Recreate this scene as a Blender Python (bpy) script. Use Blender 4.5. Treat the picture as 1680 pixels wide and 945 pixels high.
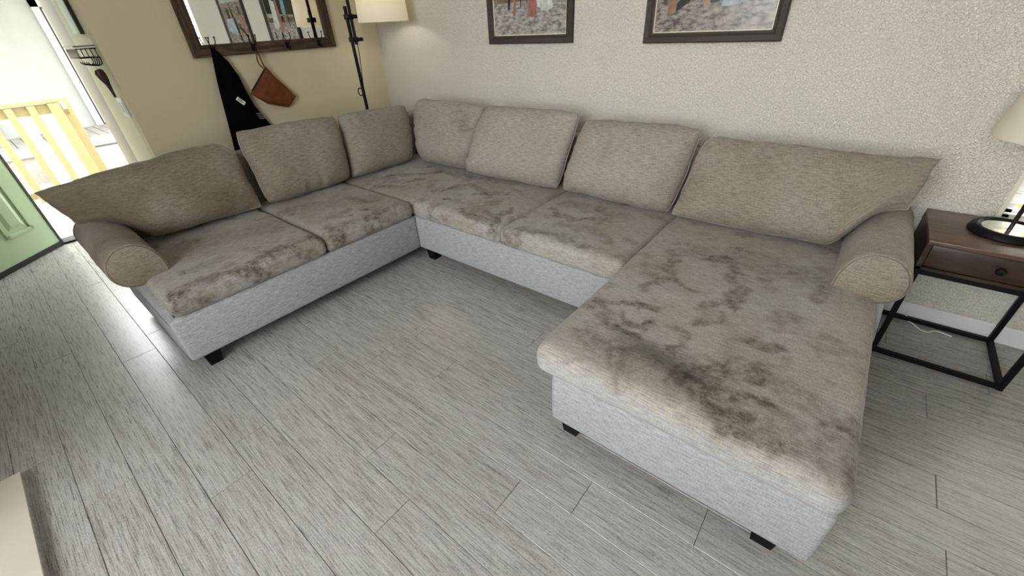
import bpy, bmesh, math, random
import numpy as np
from mathutils import Vector, Matrix

for o in list(bpy.data.objects):
    bpy.data.objects.remove(o)
SC = bpy.context.scene
COL = SC.collection
random.seed(7)

# ------------------------------------------------------------------ camera
CAM_LOC = (3.741, -2.690, 1.45)
YAW, PITCH, ROLL, FPX = -0.705643, 0.575797, 0.0566006, 673.36
fw = Vector((math.sin(YAW)*math.cos(PITCH), math.cos(YAW)*math.cos(PITCH), -math.sin(PITCH)))
r0 = Vector((math.cos(YAW), -math.sin(YAW), 0)); d0 = fw.cross(r0)
rt = math.cos(ROLL)*r0 + math.sin(ROLL)*d0
dn = -math.sin(ROLL)*r0 + math.cos(ROLL)*d0
cd = bpy.data.cameras.new('camera'); cam = bpy.data.objects.new('camera', cd); COL.objects.link(cam)
m = Matrix.Identity(4)
for i in range(3):
    m[i][0] = rt[i]; m[i][1] = -dn[i]; m[i][2] = -fw[i]; m[i][3] = CAM_LOC[i]
cam.matrix_world = m
cd.sensor_fit = 'HORIZONTAL'; cd.sensor_width = 36.0; cd.lens = FPX*36.0/1680.0
cd.clip_start = 0.02; cd.clip_end = 200
SC.camera = cam

# ------------------------------------------------------------------ sky, sun, exposure
wd = bpy.data.worlds.new('world'); SC.world = wd; wd.use_nodes = True
nt = wd.node_tree; nt.nodes.clear()
wo = nt.nodes.new('ShaderNodeOutputWorld'); bg = nt.nodes.new('ShaderNodeBackground')
# bright hazy sky, the same all around
bg.inputs[0].default_value = (0.945, 0.97, 1.0, 1.0)
nt.links.new(bg.outputs[0], wo.inputs[0])
bg.inputs[1].default_value = 5.0
sl = bpy.data.lights.new('sun', 'SUN'); sl.energy = 2.5; sl.color = (1.0, 0.93, 0.80); sl.angle = math.radians(1.0)
so = bpy.data.objects.new('sun', sl); COL.objects.link(so)
sd = Vector((0.08, 0.40, 0.90)).normalized()      # towards the sun
so.rotation_euler = sd.to_track_quat('Z', 'Y').to_euler()
so.location = (0, 0, 8)
SC.view_settings.view_transform = 'Standard'; SC.view_settings.look = 'None'
SC.view_settings.gamma = 1.0; SC.view_settings.use_curve_mapping = False
SC.view_settings.exposure = 1.2

def portal(name, loc, rot, sx, sy):
    l = bpy.data.lights.new(name, 'AREA'); l.shape = 'RECTANGLE'; l.size = sx; l.size_y = sy
    l.cycles.is_portal = True
    o = bpy.data.objects.new(name, l); COL.objects.link(o); o.location = loc; o.rotation_euler = rot
H90 = math.pi/2
portal('portal_rear', (3.1, -4.46, 1.825), (H90, 0, 0), 2.4, 2.15)
portal('portal_back', (5.0, 0.13, 1.3), (H90, 0, math.pi), 1.3, 1.45)
portal('portal_door', (-1.46, -2.3, 1.02), (H90, 0, -H90), 0.72, 2.04)

# ------------------------------------------------------------------ mesh helpers
class MB:
    def __init__(s): s.v = []; s.f = []; s.mi = []
    def add(s, v, f, mi=0):
        n = len(s.v); s.v += [tuple(map(float, p)) for p in v]
        s.f += [tuple(i+n for i in q) for q in f]; s.mi += [mi]*len(f); return s
    def box(s, x0, x1, y0, y1, z0, z1, bev=0.0, mi=0, seg=2):
        if x0 > x1: x0, x1 = x1, x0
        if y0 > y1: y0, y1 = y1, y0
        if z0 > z1: z0, z1 = z1, z0
        bm = bmesh.new(); bmesh.ops.create_cube(bm, size=1.0)
        for v in bm.verts:
            v.co = Vector((x0+(v.co.x+.5)*(x1-x0), y0+(v.co.y+.5)*(y1-y0), z0+(v.co.z+.5)*(z1-z0)))
        if bev > 0:
            bmesh.ops.bevel(bm, geom=list(bm.edges), offset=bev, segments=seg, affect='EDGES', profile=0.5)
        s.addbm(bm, mi); return s
    def addbm(s, bm, mi=0):
        bm.verts.index_update()
        s.add([v.co[:] for v in bm.verts], [[v.index for v in f.verts] for f in bm.faces], mi); bm.free()
    def bar(s, p, q, w, h, up=(0, 0, 1), mi=0, bev=0.0):
        p = Vector(p); q = Vector(q); d = (q-p); L = d.length; d.normalize()
        u = Vector(up); a = d.cross(u)
        if a.length < 1e-4: a = d.cross(Vector((1, 0, 0)))
        a.normalize(); b = a.cross(d).normalized()
        bm = bmesh.new(); bmesh.ops.create_cube(bm, size=1.0)
        if bev > 0:
            for v in bm.verts: v.co = Vector((v.co.x*w, v.co.y*L, v.co.z*h))
            bmesh.ops.bevel(bm, geom=list(bm.edges), offset=bev, segments=2, affect='EDGES', profile=0.5)
            for v in bm.verts: v.co = (p+q)/2 + a*v.co.x + d*v.co.y + b*v.co.z
        else:
            for v in bm.verts: v.co = (p+q)/2 + a*v.co.x*w + d*v.co.y*L + b*v.co.z*h
        s.addbm(bm, mi); return s
    def tube(s, pts, r, n=10, mi=0, cap=True):
        pts = [Vector(p) for p in pts]; N = len(pts)
        rr = r if isinstance(r, (list, tuple)) else [r]*N
        V = []; F = []; prev = None
        for i, p in enumerate(pts):
            t = (pts[min(i+1, N-1)]-pts[max(i-1, 0)]).normalized()
            if prev is None:
                a = t.cross(Vector((0, 0, 1)))
                if a.length < 1e-3: a = t.cross(Vector((1, 0, 0)))
            else:
                a = prev - t*prev.dot(t)
            a.normalize(); prev = a; b = t.cross(a)
            for k in range(n):
                an = 2*math.pi*k/n
                V.append(p + (a*math.cos(an)+b*math.sin(an))*rr[i])
        for i in range(N-1):
            for k in range(n):
                F.append((i*n+k, i*n+(k+1) % n, (i+1)*n+(k+1) % n, (i+1)*n+k))
        if cap: F.append(tuple(reversed(range(n)))); F.append(tuple((N-1)*n+k for k in range(n)))
        s.add(V, F, mi); return s
    def lathe(s, prof, c, n=40, mi=0, closed=False):
        V = []; F = []; N = len(prof)
        for r, z in prof:
            for k in range(n):
                an = 2*math.pi*k/n; V.append((c[0]+r*math.cos(an), c[1]+r*math.sin(an), c[2]+z))
        for i in range(N if closed else N-1):
            j = (i+1) % N
            for k in range(n):
                F.append((i*n+k, i*n+(k+1) % n, j*n+(k+1) % n, j*n+k))
        if not closed:
            if prof[0][0] > 1e-4: F.append(tuple(reversed(range(n))))
            if prof[-1][0] > 1e-4: F.append(tuple((N-1)*n+k for k in range(n)))
        s.add(V, F, mi); return s
    def prism(s, poly, axis, a0, a1, mi=0):
        n = len(poly); V = []
        for a in (a0, a1):
            for p in poly:
                V.append((a, p[0], p[1]) if axis == 'x' else (p[0], a, p[1]) if axis == 'y' else (p[0], p[1], a))
        F = [tuple(range(n)), tuple(reversed(range(n, 2*n)))] + [(i, n+i, n+(i+1) % n, (i+1) % n) for i in range(n)]
        s.add(V, F, mi); return s
    def build(s, name, mats, parent=None, origin=None, smooth=True, recalc=True):
        if origin is None: origin = parent['o_'] if parent is not None and 'o_' in parent else (0, 0, 0)
        O = Vector(origin)
        me = bpy.data.meshes.new(name)
        me.from_pydata([tuple(Vector(p)-O) for p in s.v], [], s.f)
        if not isinstance(mats, (list, tuple)): mats = [mats]
        for mm in mats: me.materials.append(mm)
        me.polygons.foreach_set('material_index', s.mi)
        if recalc:
            bm = bmesh.new(); bm.from_mesh(me); bmesh.ops.recalc_face_normals(bm, faces=bm.faces); bm.to_mesh(me); bm.free()
        if smooth:
            me.shade_smooth(); me.set_sharp_from_angle(angle=math.radians(38))
        o = bpy.data.objects.new(name, me); COL.objects.link(o)
        if parent is not None:
            o.parent = parent
        else:
            o.location = O
        o['o_'] = tuple(O)
        return o

def tag(o, label=None, cat=None, group=None, kind=None):
    if label: o['label'] = label
    if cat: o['category'] = cat
    if group: o['group'] = group
    if kind: o['kind'] = kind
    return o
def thing(name, label, cat, loc, group=None, kind=None):
    e = bpy.data.objects.new(name, None); COL.objects.link(e); e.location = loc; e.empty_display_size = 0.05
    e['o_'] = tuple(map(float, loc)); return tag(e, label, cat, group, kind)

def _h(i, j, k, s):
    n = (i.astype(np.int64)*374761393 + j.astype(np.int64)*668265263 + k.astype(np.int64)*2147483647 + s*974634777) & 0xffffffff
    n = ((n ^ (n >> 13))*1274126177) & 0xffffffff
    n = (n ^ (n >> 16)) & 0xffff
    return n/65535.0
def vnoise(p, s=0):
    p = np.asarray(p, float)
    i = np.floor(p).astype(np.int64); f = p-i; f = f*f*(3-2*f); r = 0
    for a in (0, 1):
        for b in (0, 1):
            for c in (0, 1):
                w = (f[..., 0] if a else 1-f[..., 0])*(f[..., 1] if b else 1-f[..., 1])*(f[..., 2] if c else 1-f[..., 2])
                r = r + w*_h(i[..., 0]+a, i[..., 1]+b, i[..., 2]+c, s)
    return r*2-1
def fbm(p, s=0, o=3):
    p = np.asarray(p, float); r = 0; a = 1
    for k in range(o): r = r + a*vnoise(p*2**k, s+k*17); a *= .5
    return r

def cat_rom(P, n):
    P = np.array(P, float); out = []
    for i in range(len(P)-1):
        p0 = P[max(i-1, 0)]; p1 = P[i]; p2 = P[i+1]; p3 = P[min(i+2, len(P)-1)]
        for t in np.linspace(0, 1, n, endpoint=False):
            out.append(.5*((2*p1)+(-p0+p2)*t+(2*p0-5*p1+4*p2-p3)*t*t+(-p0+3*p1-3*p2+p3)*t**3))
    out.append(P[-1]); return np.array(out)

# ------------------------------------------------------------------ material helpers
def nodes_of(name):
    mt = bpy.data.materials.new(name); mt.use_nodes = True; n = mt.node_tree
    return mt, n, n.nodes['Principled BSDF'], n.links
def N(n, t, **kw):
    x = n.nodes.new(t)
    for k, v in kw.items():
        if k == 'inp':
            for a, b in v.items(): x.inputs[a].default_value = b
        else: setattr(x, k, v)
    return x
def ramp(n, stops):
    r = n.nodes.new('ShaderNodeValToRGB'); e = r.color_ramp.elements
    while len(e) < len(stops): e.new(0.5)
    for i, (p, c) in enumerate(stops):
        e[i].position = p; e[i].color = (c[0], c[1], c[2], 1) if isinstance(c, (tuple, list)) else (c, c, c, 1)
    return r
def mat(name, col, rough=0.5, metal=0.0, bump=0.0, bscale=200, var=0.0, vscale=8, spec=0.5):
    mt, n, b, L = nodes_of(name)
    b.inputs['Base Color'].default_value = (*col, 1); b.inputs['Roughness'].default_value = rough
    b.inputs['Metallic'].default_value = metal; b.inputs['Specular IOR Level'].default_value = spec
    tc = N(n, 'ShaderNodeTexCoord')
    if var > 0:
        nz = N(n, 'ShaderNodeTexNoise', inp={'Scale': vscale, 'Detail': 4.0}); L.new(tc.outputs['Object'], nz.inputs['Vector'])
        r = ramp(n, [(0.3, tuple(c*(1-var) for c in col)), (0.7, tuple(min(1, c*(1+var)) for c in col))])
        L.new(nz.outputs[0], r.inputs[0]); L.new(r.outputs[0], b.inputs['Base Color'])
    if bump > 0:
        nz = N(n, 'ShaderNodeTexNoise', inp={'Scale': bscale, 'Detail': 3.0}); L.new(tc.outputs['Object'], nz.inputs['Vector'])
        bp = N(n, 'ShaderNodeBump', inp={'Strength': bump, 'Distance': 0.003}); L.new(nz.outputs[0], bp.inputs['Height'])
        L.new(bp.outputs[0], b.inputs['Normal'])
    return mt
def mixc(n, L, fac, a, b, blend='MIX'):
    x = n.nodes.new('ShaderNodeMix'); x.data_type = 'RGBA'; x.blend_type = blend
    for sock, v in ((x.inputs[0], fac), (x.inputs[6], a), (x.inputs[7], b)):
        if hasattr(v, 'is_linked'): L.new(v, sock)
        else: sock.default_value = v if not isinstance(v, tuple) else (*v, 1)
    return x.outputs[2]
def maprange(n, L, src, a, b, c, d):
    x = n.nodes.new('ShaderNodeMapRange'); L.new(src, x.inputs[0])
    for i, v in enumerate((a, b, c, d)): x.inputs[i+1].default_value = v
    return x.outputs[0]

def fabric(name, lo, hi, dirt=0.25, stains=False, grime_shading=False):
    """woven heathered upholstery; UV is in metres, u along the weft"""
    mt, n, b, L = nodes_of(name)
    uv = N(n, 'ShaderNodeUVMap'); uv.uv_map = 'UVMap'
    def streak(su, sv, det=2.0):
        mp = N(n, 'ShaderNodeMapping'); mp.inputs['Scale'].default_value = (su, sv, 1); L.new(uv.outputs[0], mp.inputs[0])
        z = N(n, 'ShaderNodeTexNoise', inp={'Scale': 1.0, 'Detail': det, 'Roughness': 0.6}); L.new(mp.outputs[0], z.inputs['Vector']); return z.outputs[0]
    weft = streak(22, 260, 2.5); warp = streak(240, 50, 1.0); fine = streak(600, 600, 1.0)
    a = N(n, 'ShaderNodeMath', operation='MULTIPLY_ADD'); L.new(weft, a.inputs[0]); a.inputs[1].default_value = 0.62
    a2 = N(n, 'ShaderNodeMath', operation='MULTIPLY_ADD'); L.new(warp, a2.inputs[0]); a2.inputs[1].default_value = 0.25
    a3 = N(n, 'ShaderNodeMath', operation='MULTIPLY'); L.new(fine, a3.inputs[0]); a3.inputs[1].default_value = 0.13
    L.new(a3.outputs[0], a2.inputs[2]); L.new(a2.outputs[0], a.inputs[2])
    r = ramp(n, [(0.35, lo), (0.60, hi)]); L.new(a.outputs[0], r.inputs[0])
    col = r.outputs[0]
    tc = N(n, 'ShaderNodeTexCoord')
    big = N(n, 'ShaderNodeTexNoise', inp={'Scale': 3.2, 'Detail': 5.0, 'Roughness': 0.62}); L.new(tc.outputs['Object'], big.inputs['Vector'])
    f = maprange(n, L, big.outputs[0], 0.40, 0.75, 0.0, dirt)
    col = mixc(n, L, f, col, (0.62, 0.56, 0.47), 'MULTIPLY')
    if grime_shading:
        ag = N(n, 'ShaderNodeAttribute'); ag.attribute_name = 'grime_shading'
        col = mixc(n, L, ag.outputs['Fac'], col, (0.60, 0.53, 0.42), 'MULTIPLY')  # soiling and dim warm light, both multiplied into the fabric colour
    if stains:
        at = N(n, 'ShaderNodeAttribute'); at.attribute_name = 'stain'
        ab = N(n, 'ShaderNodeAttribute'); ab.attribute_name = 'smudge'
        blot = N(n, 'ShaderNodeTexNoise', inp={'Scale': 34.0, 'Detail': 6.0, 'Roughness': 0.68}); L.new(tc.outputs['Object'], blot.inputs['Vector'])
        ag = N(n, 'ShaderNodeAttribute'); ag.attribute_name = 'grime_shading'
        col = mixc(n, L, ag.outputs['Fac'], col, (0.86, 0.79, 0.685), 'MULTIPLY')
        k = maprange(n, L, blot.outputs[0], 0.36, 0.62, 0.35, 1.35)
        mu = N(n, 'ShaderNodeMath', operation='MULTIPLY', use_clamp=True); L.new(at.outputs['Fac'], mu.inputs[0]); L.new(k, mu.inputs[1])
        col = mixc(n, L, mu.outputs[0], col, (0.30, 0.255, 0.205), 'MULTIPLY')
        col = mixc(n, L, ab.outputs['Fac'], col, (0.30, 0.31, 0.34), 'MULTIPLY')
    L.new(col, b.inputs['Base Color'])
    b.inputs['Roughness'].default_value = 0.95; b.inputs['Specular IOR Level'].default_value = 0.12
    b.inputs['Sheen Weight'].default_value = 0.12; b.inputs['Sheen Roughness'].default_value = 0.5
    bp = N(n, 'ShaderNodeBump', inp={'Strength': 0.35, 'Distance': 0.0015}); L.new(a.outputs[0], bp.inputs['Height']); L.new(bp.outputs[0], b.inputs['Normal'])
    return mt

def plaster(name, col, strength, scale=75, dist=0.0055):
    mt, n, b, L = nodes_of(name)
    tc = N(n, 'ShaderNodeTexCoord')
    z1 = N(n, 'ShaderNodeTexNoise', inp={'Scale': scale, 'Detail': 2.5, 'Roughness': 0.5, 'Distortion': 0.6}); L.new(tc.outputs['Object'], z1.inputs['Vector'])
    r = ramp(n, [(0.36, 0.0), (0.60, 1.0)]); L.new(z1.outputs[0], r.inputs[0])
    bp = N(n, 'ShaderNodeBump', inp={'Strength': strength, 'Distance': dist}); L.new(r.outputs[0], bp.inputs['Height'])
    L.new(bp.outputs[0], b.inputs['Normal'])
    z2 = N(n, 'ShaderNodeTexNoise', inp={'Scale': 1.6, 'Detail': 4.0}); L.new(tc.outputs['Object'], z2.inputs['Vector'])
    r2 = ramp(n, [(0.35, tuple(c*0.95 for c in col)), (0.65, col)]); L.new(z2.outputs[0], r2.inputs[0]); L.new(r2.outputs[0], b.inputs['Base Color'])
    b.inputs['Roughness'].default_value = 0.62; b.inputs['Specular IOR Level'].default_value = 0.35
    return mt

def wood(name, dark, light, axis='x', freq=(2.0, 26.0), rough=0.4, bump=0.1):
    mt, n, b, L = nodes_of(name)
    tc = N(n, 'ShaderNodeTexCoord'); mp = N(n, 'ShaderNodeMapping'); L.new(tc.outputs['Object'], mp.inputs[0])
    s = {'x': (freq[0], freq[1], freq[1]), 'y': (freq[1], freq[0], freq[1]), 'z': (freq[1], freq[1], freq[0])}[axis]
    mp.inputs['Scale'].default_value = s
    z = N(n, 'ShaderNodeTexNoise', inp={'Scale': 1.0, 'Detail': 6.0, 'Roughness': 0.6, 'Distortion': 1.2}); L.new(mp.outputs[0], z.inputs['Vector'])
    r = ramp(n, [(0.32, dark), (0.68, light)]); L.new(z.outputs[0], r.inputs[0]); L.new(r.outputs[0], b.inputs['Base Color'])
    b.inputs['Roughness'].default_value = rough
    bp = N(n, 'ShaderNodeBump', inp={'Strength': bump, 'Distance': 0.002}); L.new(z.outputs[0], bp.inputs['Height']); L.new(bp.outputs[0], b.inputs['Normal'])
    return mt

def plank_mat():
    mt, n, b, L = nodes_of('grey_vinyl_plank')
    tc = N(n, 'ShaderNodeTexCoord'); oi = N(n, 'ShaderNodeObjectInfo')
    off = N(n, 'ShaderNodeVectorMath', operation='SCALE'); off.inputs[0].default_value = (37.0, 11.3, 5.1); L.new(oi.outputs['Random'], off.inputs['Scale'])
    ad = N(n, 'ShaderNodeVectorMath', operation='ADD'); L.new(tc.outputs['Object'], ad.inputs[0]); L.new(off.outputs[0], ad.inputs[1])
    def st(sx, sy, det, dis=0.0):
        mp = N(n, 'ShaderNodeMapping'); mp.inputs['Scale'].default_value = (sx, sy, 1); L.new(ad.outputs[0], mp.inputs[0])
        z = N(n, 'ShaderNodeTexNoise', inp={'Scale': 1.0, 'Detail': det, 'Roughness': 0.65, 'Distortion': dis}); L.new(mp.outputs[0], z.inputs['Vector']); return z.outputs[0]
    g1 = st(9, 240, 3.0); g2 = st(2.2, 40, 4.0, 0.4); g3 = st(110, 420, 1.0)
    base = ramp(n, [(0.30, (0.145, 0.133, 0.122)), (0.50, (0.37, 0.353, 0.334)), (0.68, (0.545, 0.532, 0.515))]); 
    a = N(n, 'ShaderNodeMath', operation='MULTIPLY_ADD'); L.new(g1, a.inputs[0]); a.inputs[1].default_value = 0.62
    a2 = N(n, 'ShaderNodeMath', operation='MULTIPLY'); L.new(g3, a2.inputs[0]); a2.inputs[1].default_value = 0.38; L.new(a2.outputs[0], a.inputs[2])
    L.new(a.outputs[0], base.inputs[0])
    dk = maprange(n, L, g2, 0.52, 0.72, 0.0, 0.60)
    c = mixc(n, L, dk, base.outputs[0], (0.60, 0.55, 0.50), 'MULTIPLY')
    tint = maprange(n, L, oi.outputs['Random'], 0, 1, 0.0, 0.22)
    c = mixc(n, L, tint, c, (0.62, 0.60, 0.57), 'MULTIPLY')
    L.new(c, b.inputs['Base Color'])
    rr = maprange(n, L, g1, 0.3, 0.7, 0.24, 0.36); L.new(rr, b.inputs['Roughness'])
    b.inputs['Specular IOR Level'].default_value = 0.6
    b.inputs['Coat Weight'].default_value = 0.35; b.inputs['Coat Roughness'].default_value = 0.22
    bp = N(n, 'ShaderNodeBump', inp={'Strength': 0.22, 'Distance': 0.0012}); L.new(a.outputs[0], bp.inputs['Height']); L.new(bp.outputs[0], b.inputs['Normal'])
    return mt

M = {}
M['plank'] = plank_mat()
M['subfloor'] = mat('dark_floor_gap', (0.035, 0.032, 0.030), 0.9)
M['wall'] = plaster('textured_wall', (0.86, 0.82, 0.715), 1.0, 105)
M['wall_smooth'] = plaster('light_orange_peel_wall', (0.72, 0.632, 0.44), 0.18, 110, 0.002)
M['wall_entry'] = plaster('cream_entry_wall', (0.86, 0.79, 0.55), 0.18, 110, 0.002)
M['ceil'] = plaster('ceiling_paint', (0.80, 0.79, 0.76), 0.3)
M['trim'] = mat('white_trim_paint', (0.78, 0.78, 0.77), 0.4)
M['cream'] = mat('cream_trim_paint', (0.80, 0.76, 0.62), 0.45)
M['cush'] = fabric('seat_fabric', (0.252, 0.247, 0.241), (0.468, 0.460, 0.450), 0.30, True)
M['pil'] = fabric('pillow_fabric', (0.225, 0.203, 0.172), (0.450, 0.415, 0.365), 0.40, grime_shading=True)
M['basef'] = fabric('base_fabric', (0.225, 0.226, 0.230), (0.425, 0.428, 0.436), 0.10)
M['thread'] = mat('seam_thread', (0.10, 0.09, 0.08), 0.9)
M['leg'] = mat('black_sofa_leg', (0.004, 0.004, 0.004), 0.6, spec=0.15)
M['blackmetal'] = mat('black_metal', (0.005, 0.005, 0.006), 0.5, 0.0, 0.1, 300, spec=0.18)
M['blackfab'] = mat('black_cloth', (0.003, 0.003, 0.0035), 0.95, 0, 0.3, 500, spec=0.03)
M['leather'] = mat('tan_leather', (0.150, 0.047, 0.015), 0.5, 0, 0.25, 350, 0.35, 14, spec=0.22)
M['maroon'] = mat('dark_red_leather', (0.045, 0.010, 0.010), 0.5)
M['walnut'] = wood('walnut_top', (0.050, 0.028, 0.018), (0.165, 0.095, 0.062), 'x', (2.2, 24), 0.30)
M['walnut_d'] = wood('walnut_drawer', (0.020, 0.010, 0.006), (0.062, 0.032, 0.020), 'x', (2.2, 20), 0.38)
M['rustic_y'] = wood('rustic_frame_wood_y', (0.012, 0.007, 0.004), (0.150, 0.088, 0.048), 'y', (3.5, 46), 0.85, 0.3)
M['rustic_z'] = wood('rustic_frame_wood_z', (0.012, 0.007, 0.004), (0.150, 0.088, 0.048), 'z', (3.5, 46), 0.85, 0.3)
M['pframe'] = wood('dark_picture_frame', (0.030, 0.023, 0.018), (0.065, 0.051, 0.041), 'x', (2, 40), 0.7)
M['mirror'] = mat('mirror_silver', (0.86, 0.87, 0.84), 0.015, 1.0)
M['white'] = mat('white_plastic', (0.82, 0.82, 0.80), 0.35)
M['board'] = mat('cream_white_paint', (0.60, 0.565, 0.46), 0.40, 0, 0.0, 200, 0.04, 5)
M['boardside'] = mat('chipped_edge', (0.42, 0.40, 0.35), 0.6, 0, 0.6, 120, 0.45, 60)
M['green'] = mat('green_door_paint', (0.50, 0.66, 0.41), 0.42, 0, 0.05, 60)
M['greenj'] = mat('pale_green_jamb', (0.38, 0.66, 0.36), 0.5)
M['yellow'] = mat('pale_yellow_rail_paint', (0.29, 0.25, 0.125), 0.55)
M['outwall'] = mat('neighbour_stucco', (0.225, 0.23, 0.215), 0.8, 0, 0.2, 30, 0.05, 3)
M['outdoor'] = mat('white_exterior_door', (0.33, 0.325, 0.29), 0.5)
M['teal'] = mat('teal_trim', (0.10, 0.50, 0.30), 0.5)
M['deck'] = mat('grey_deck_board', (0.19, 0.175, 0.16), 0.8, 0, 0, 200, 0.2, 6)
M['conc'] = mat('pinkish_concrete', (0.25, 0.215, 0.18), 0.9, 0, 0.5, 60, 0.15, 30)
M['grass'] = mat('yard_ground', (0.36, 0.34, 0.26), 0.95, 0, 0.5, 40, 0.3, 8)
M['leaf'] = mat('yellow_leaves', (0.62, 0.50, 0.05), 0.6, 0, 0, 100, 0.4, 6)
M['bark'] = mat('bark', (0.12, 0.08, 0.05), 0.9)
M['rubber'] = mat('black_weatherstrip', (0.012, 0.012, 0.012), 0.6)
M['steel'] = mat('brushed_nickel', (0.55, 0.55, 0.55), 0.3, 1.0)

def shade_mat():
    mt, n, b, L = nodes_of('cream_lamp_shade')
    d = N(n, 'ShaderNodeBsdfDiffuse'); d.inputs[0].default_value = (0.90, 0.86, 0.76, 1)
    t = N(n, 'ShaderNodeBsdfTranslucent'); t.inputs[0].default_value = (0.90, 0.86, 0.75, 1)
    mx = N(n, 'ShaderNodeMixShader'); mx.inputs[0].default_value = 0.45
    L.new(d.outputs[0], mx.inputs[1]); L.new(t.outputs[0], mx.inputs[2]); L.new(mx.outputs[0], n.nodes['Material Output'].inputs[0])
    return mt
M['shade'] = shade_mat()
def glass_mat():
    mt, n, b, L = nodes_of('window_glass')
    t = N(n, 'ShaderNodeBsdfTransparent'); g = N(n, 'ShaderNodeBsdfGlossy'); g.inputs['Roughness'].default_value = 0.0
    mx = N(n, 'ShaderNodeMixShader'); mx.inputs[0].default_value = 0.05
    L.new(t.outputs[0], mx.inputs[1]); L.new(g.outputs[0], mx.inputs[2]); L.new(mx.outputs[0], n.nodes['Material Output'].inputs[0])
    return mt
M['glass'] = glass_mat()

# ------------------------------------------------------------------ room shell
XR, YF, ZC = 8.2, -4.4, 3.0
GX0, GX1 = 1.9, 4.3      # tall window in the wall behind the camera
GZ0, GZ1 = 0.75, 2.9
XD = -1.40            # plane of the entry door wall
YE = -2.01            # face of the short entry wall (return of the left wall)
def wall(name, boxes, m):
    b = MB()
    for q in boxes: b.box(*q)
    return tag(b.build(name, m, smooth=False), kind='structure')
# back wall with a window opening
WX0, WX1, WZ0, WZ1 = 4.335, 5.65, 0.57, 2.05
wall('wall_back', [(-0.12, WX0, 0, .12, 0, ZC), (WX1, XR+.12, 0, .12, 0, ZC), (WX0, WX1, 0, .12, 0, WZ0), (WX0, WX1, 0, .12, WZ1, ZC)], M['wall'])
wall('wall_left', [(-.12, 0, YE, 0, 0, ZC)], M['wall_smooth'])
wall('wall_entry', [(-0.66, -.12, YE, YE+.12, 0, ZC), (XD-.12, -0.66, YE+.07, YE+.19, 0, ZC)], M['wall_entry'])
wall('wall_door', [(XD-.12, XD, YF, -2.70, 0, ZC), (XD-.12, XD, -2.70, YE+.07, 2.06, ZC)], M['wall_smooth'])
wall('wall_right', [(XR, XR+.12, YF, 0, 0, ZC)], M['wall_smooth'])
wall('wall_front', [(XD-.12, GX0, YF-.12, YF, 0, ZC), (GX1, XR+.12, YF-.12, YF, 0, ZC), (GX0, GX1, YF-.12, YF, 0, GZ0), (GX0, GX1, YF-.12, YF, GZ1, ZC)], M['wall'])
wall('wall_light_blocker', [(0.95, 1.85, YF, -3.60, 0.045, ZC)], M['wall'])  # unseen block added to keep window light off the left sofa
wall('ceiling', [(XD-.12, XR+.12, YF-.12, .12, ZC, ZC+.1)], M['ceil'])

# floor: dark gap layer below, planks as parts
b = MB().box(XD-.12, XR+.12, YF-.12, .12, -.12, -.004)
floor = tag(b.build('floor', M['subfloor'], smooth=False), kind='structure')
PW, PL = 0.1531, 1.25
PHASE = {-3: .244, -2: .66, -1: .17, 0: 1.015, 1: .829, 2: .368, 3: .092, 4: .65, 5: .866, 6: 1.235, 7: .904, 8: .605, 9: .22, 10: .589, 11: .95, 12: .30, 13: .57, 14: .08, 15: .78, 16: .42, 17: 1.1}
plank_cache = {}
def plank(x0, x1, y0):
    k = round(x1-x0, 3)
    if k not in plank_cache:
        g = 0.0008; c = 0.0012; a, bb = g, k-g; p, q = g, PW-g
        V = [(a, p, -.004), (bb, p, -.004), (bb, q, -.004), (a, q, -.004), (a, p, -c), (bb, p, -c), (bb, q, -c), (a, q, -c),
             (a+c, p+c, 0), (bb-c, p+c, 0), (bb-c, q-c, 0), (a+c, q-c, 0)]
        F = [(0, 1, 5, 4), (1, 2, 6, 5), (2, 3, 7, 6), (3, 0, 4, 7), (4, 5, 9, 8), (5, 6, 10, 9), (6, 7, 11, 10), (7, 4, 8, 11), (8, 9, 10, 11)]
        me = bpy.data.meshes.new('plank'); me.from_pydata(V, [], F); me.materials.append(M['plank']); plank_cache[k] = me
    o = bpy.data.objects.new('plank', plank_cache[k]); COL.objects.link(o); o.parent = floor; o.location = (x0, y0, 0)
rows = [k for k in range(-19, 19)]
far = MB()
for k in rows:
    y0 = -2.771 + PW*k
    if y0 > 0.02: continue
    ph = PHASE.get(k, random.random()*PL)
    x = ph - PL*3
    while x < XR:
        a, c = max(x, XD), min(x+PL, XR)
        if c-a > 0.02:
            if k >= -6:
                plank(a, c, y0)
            else:
                g = .0011
                far.add([(a+g, y0+g, 0), (c-g, y0+g, 0), (c-g, y0+PW-g, 0), (a+g, y0+PW-g, 0)], [(0, 1, 2, 3)])
        x += PL
o = far.build('far_planks', M['plank'], parent=floor, smooth=False); o['kind'] = 'stuff'

# baseboards
def baseboard(name, x0, x1, y0, y1):
    b = MB()
    if abs(x1-x0) > abs(y1-y0): b.prism([(y0, 0), (y1, 0), (y1, .088), (y1*.5+y0*.5, .093), (y0, .085)], 'x', x0, x1)
    else: b.prism([(x0, 0), (x1, 0), (x1, .085), (x0*.5+x1*.5, .093), (x0, .088)], 'y', y0, y1)
    return tag(b.build(name, M['trim'], smooth=False), kind='structure')
baseboard('baseboard_back', 0.013, XR, -.013, 0)
baseboard('baseboard_left', 0, .013, YE, 0)
baseboard('baseboard_right', XR-.013, XR, YF, -.013)

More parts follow.
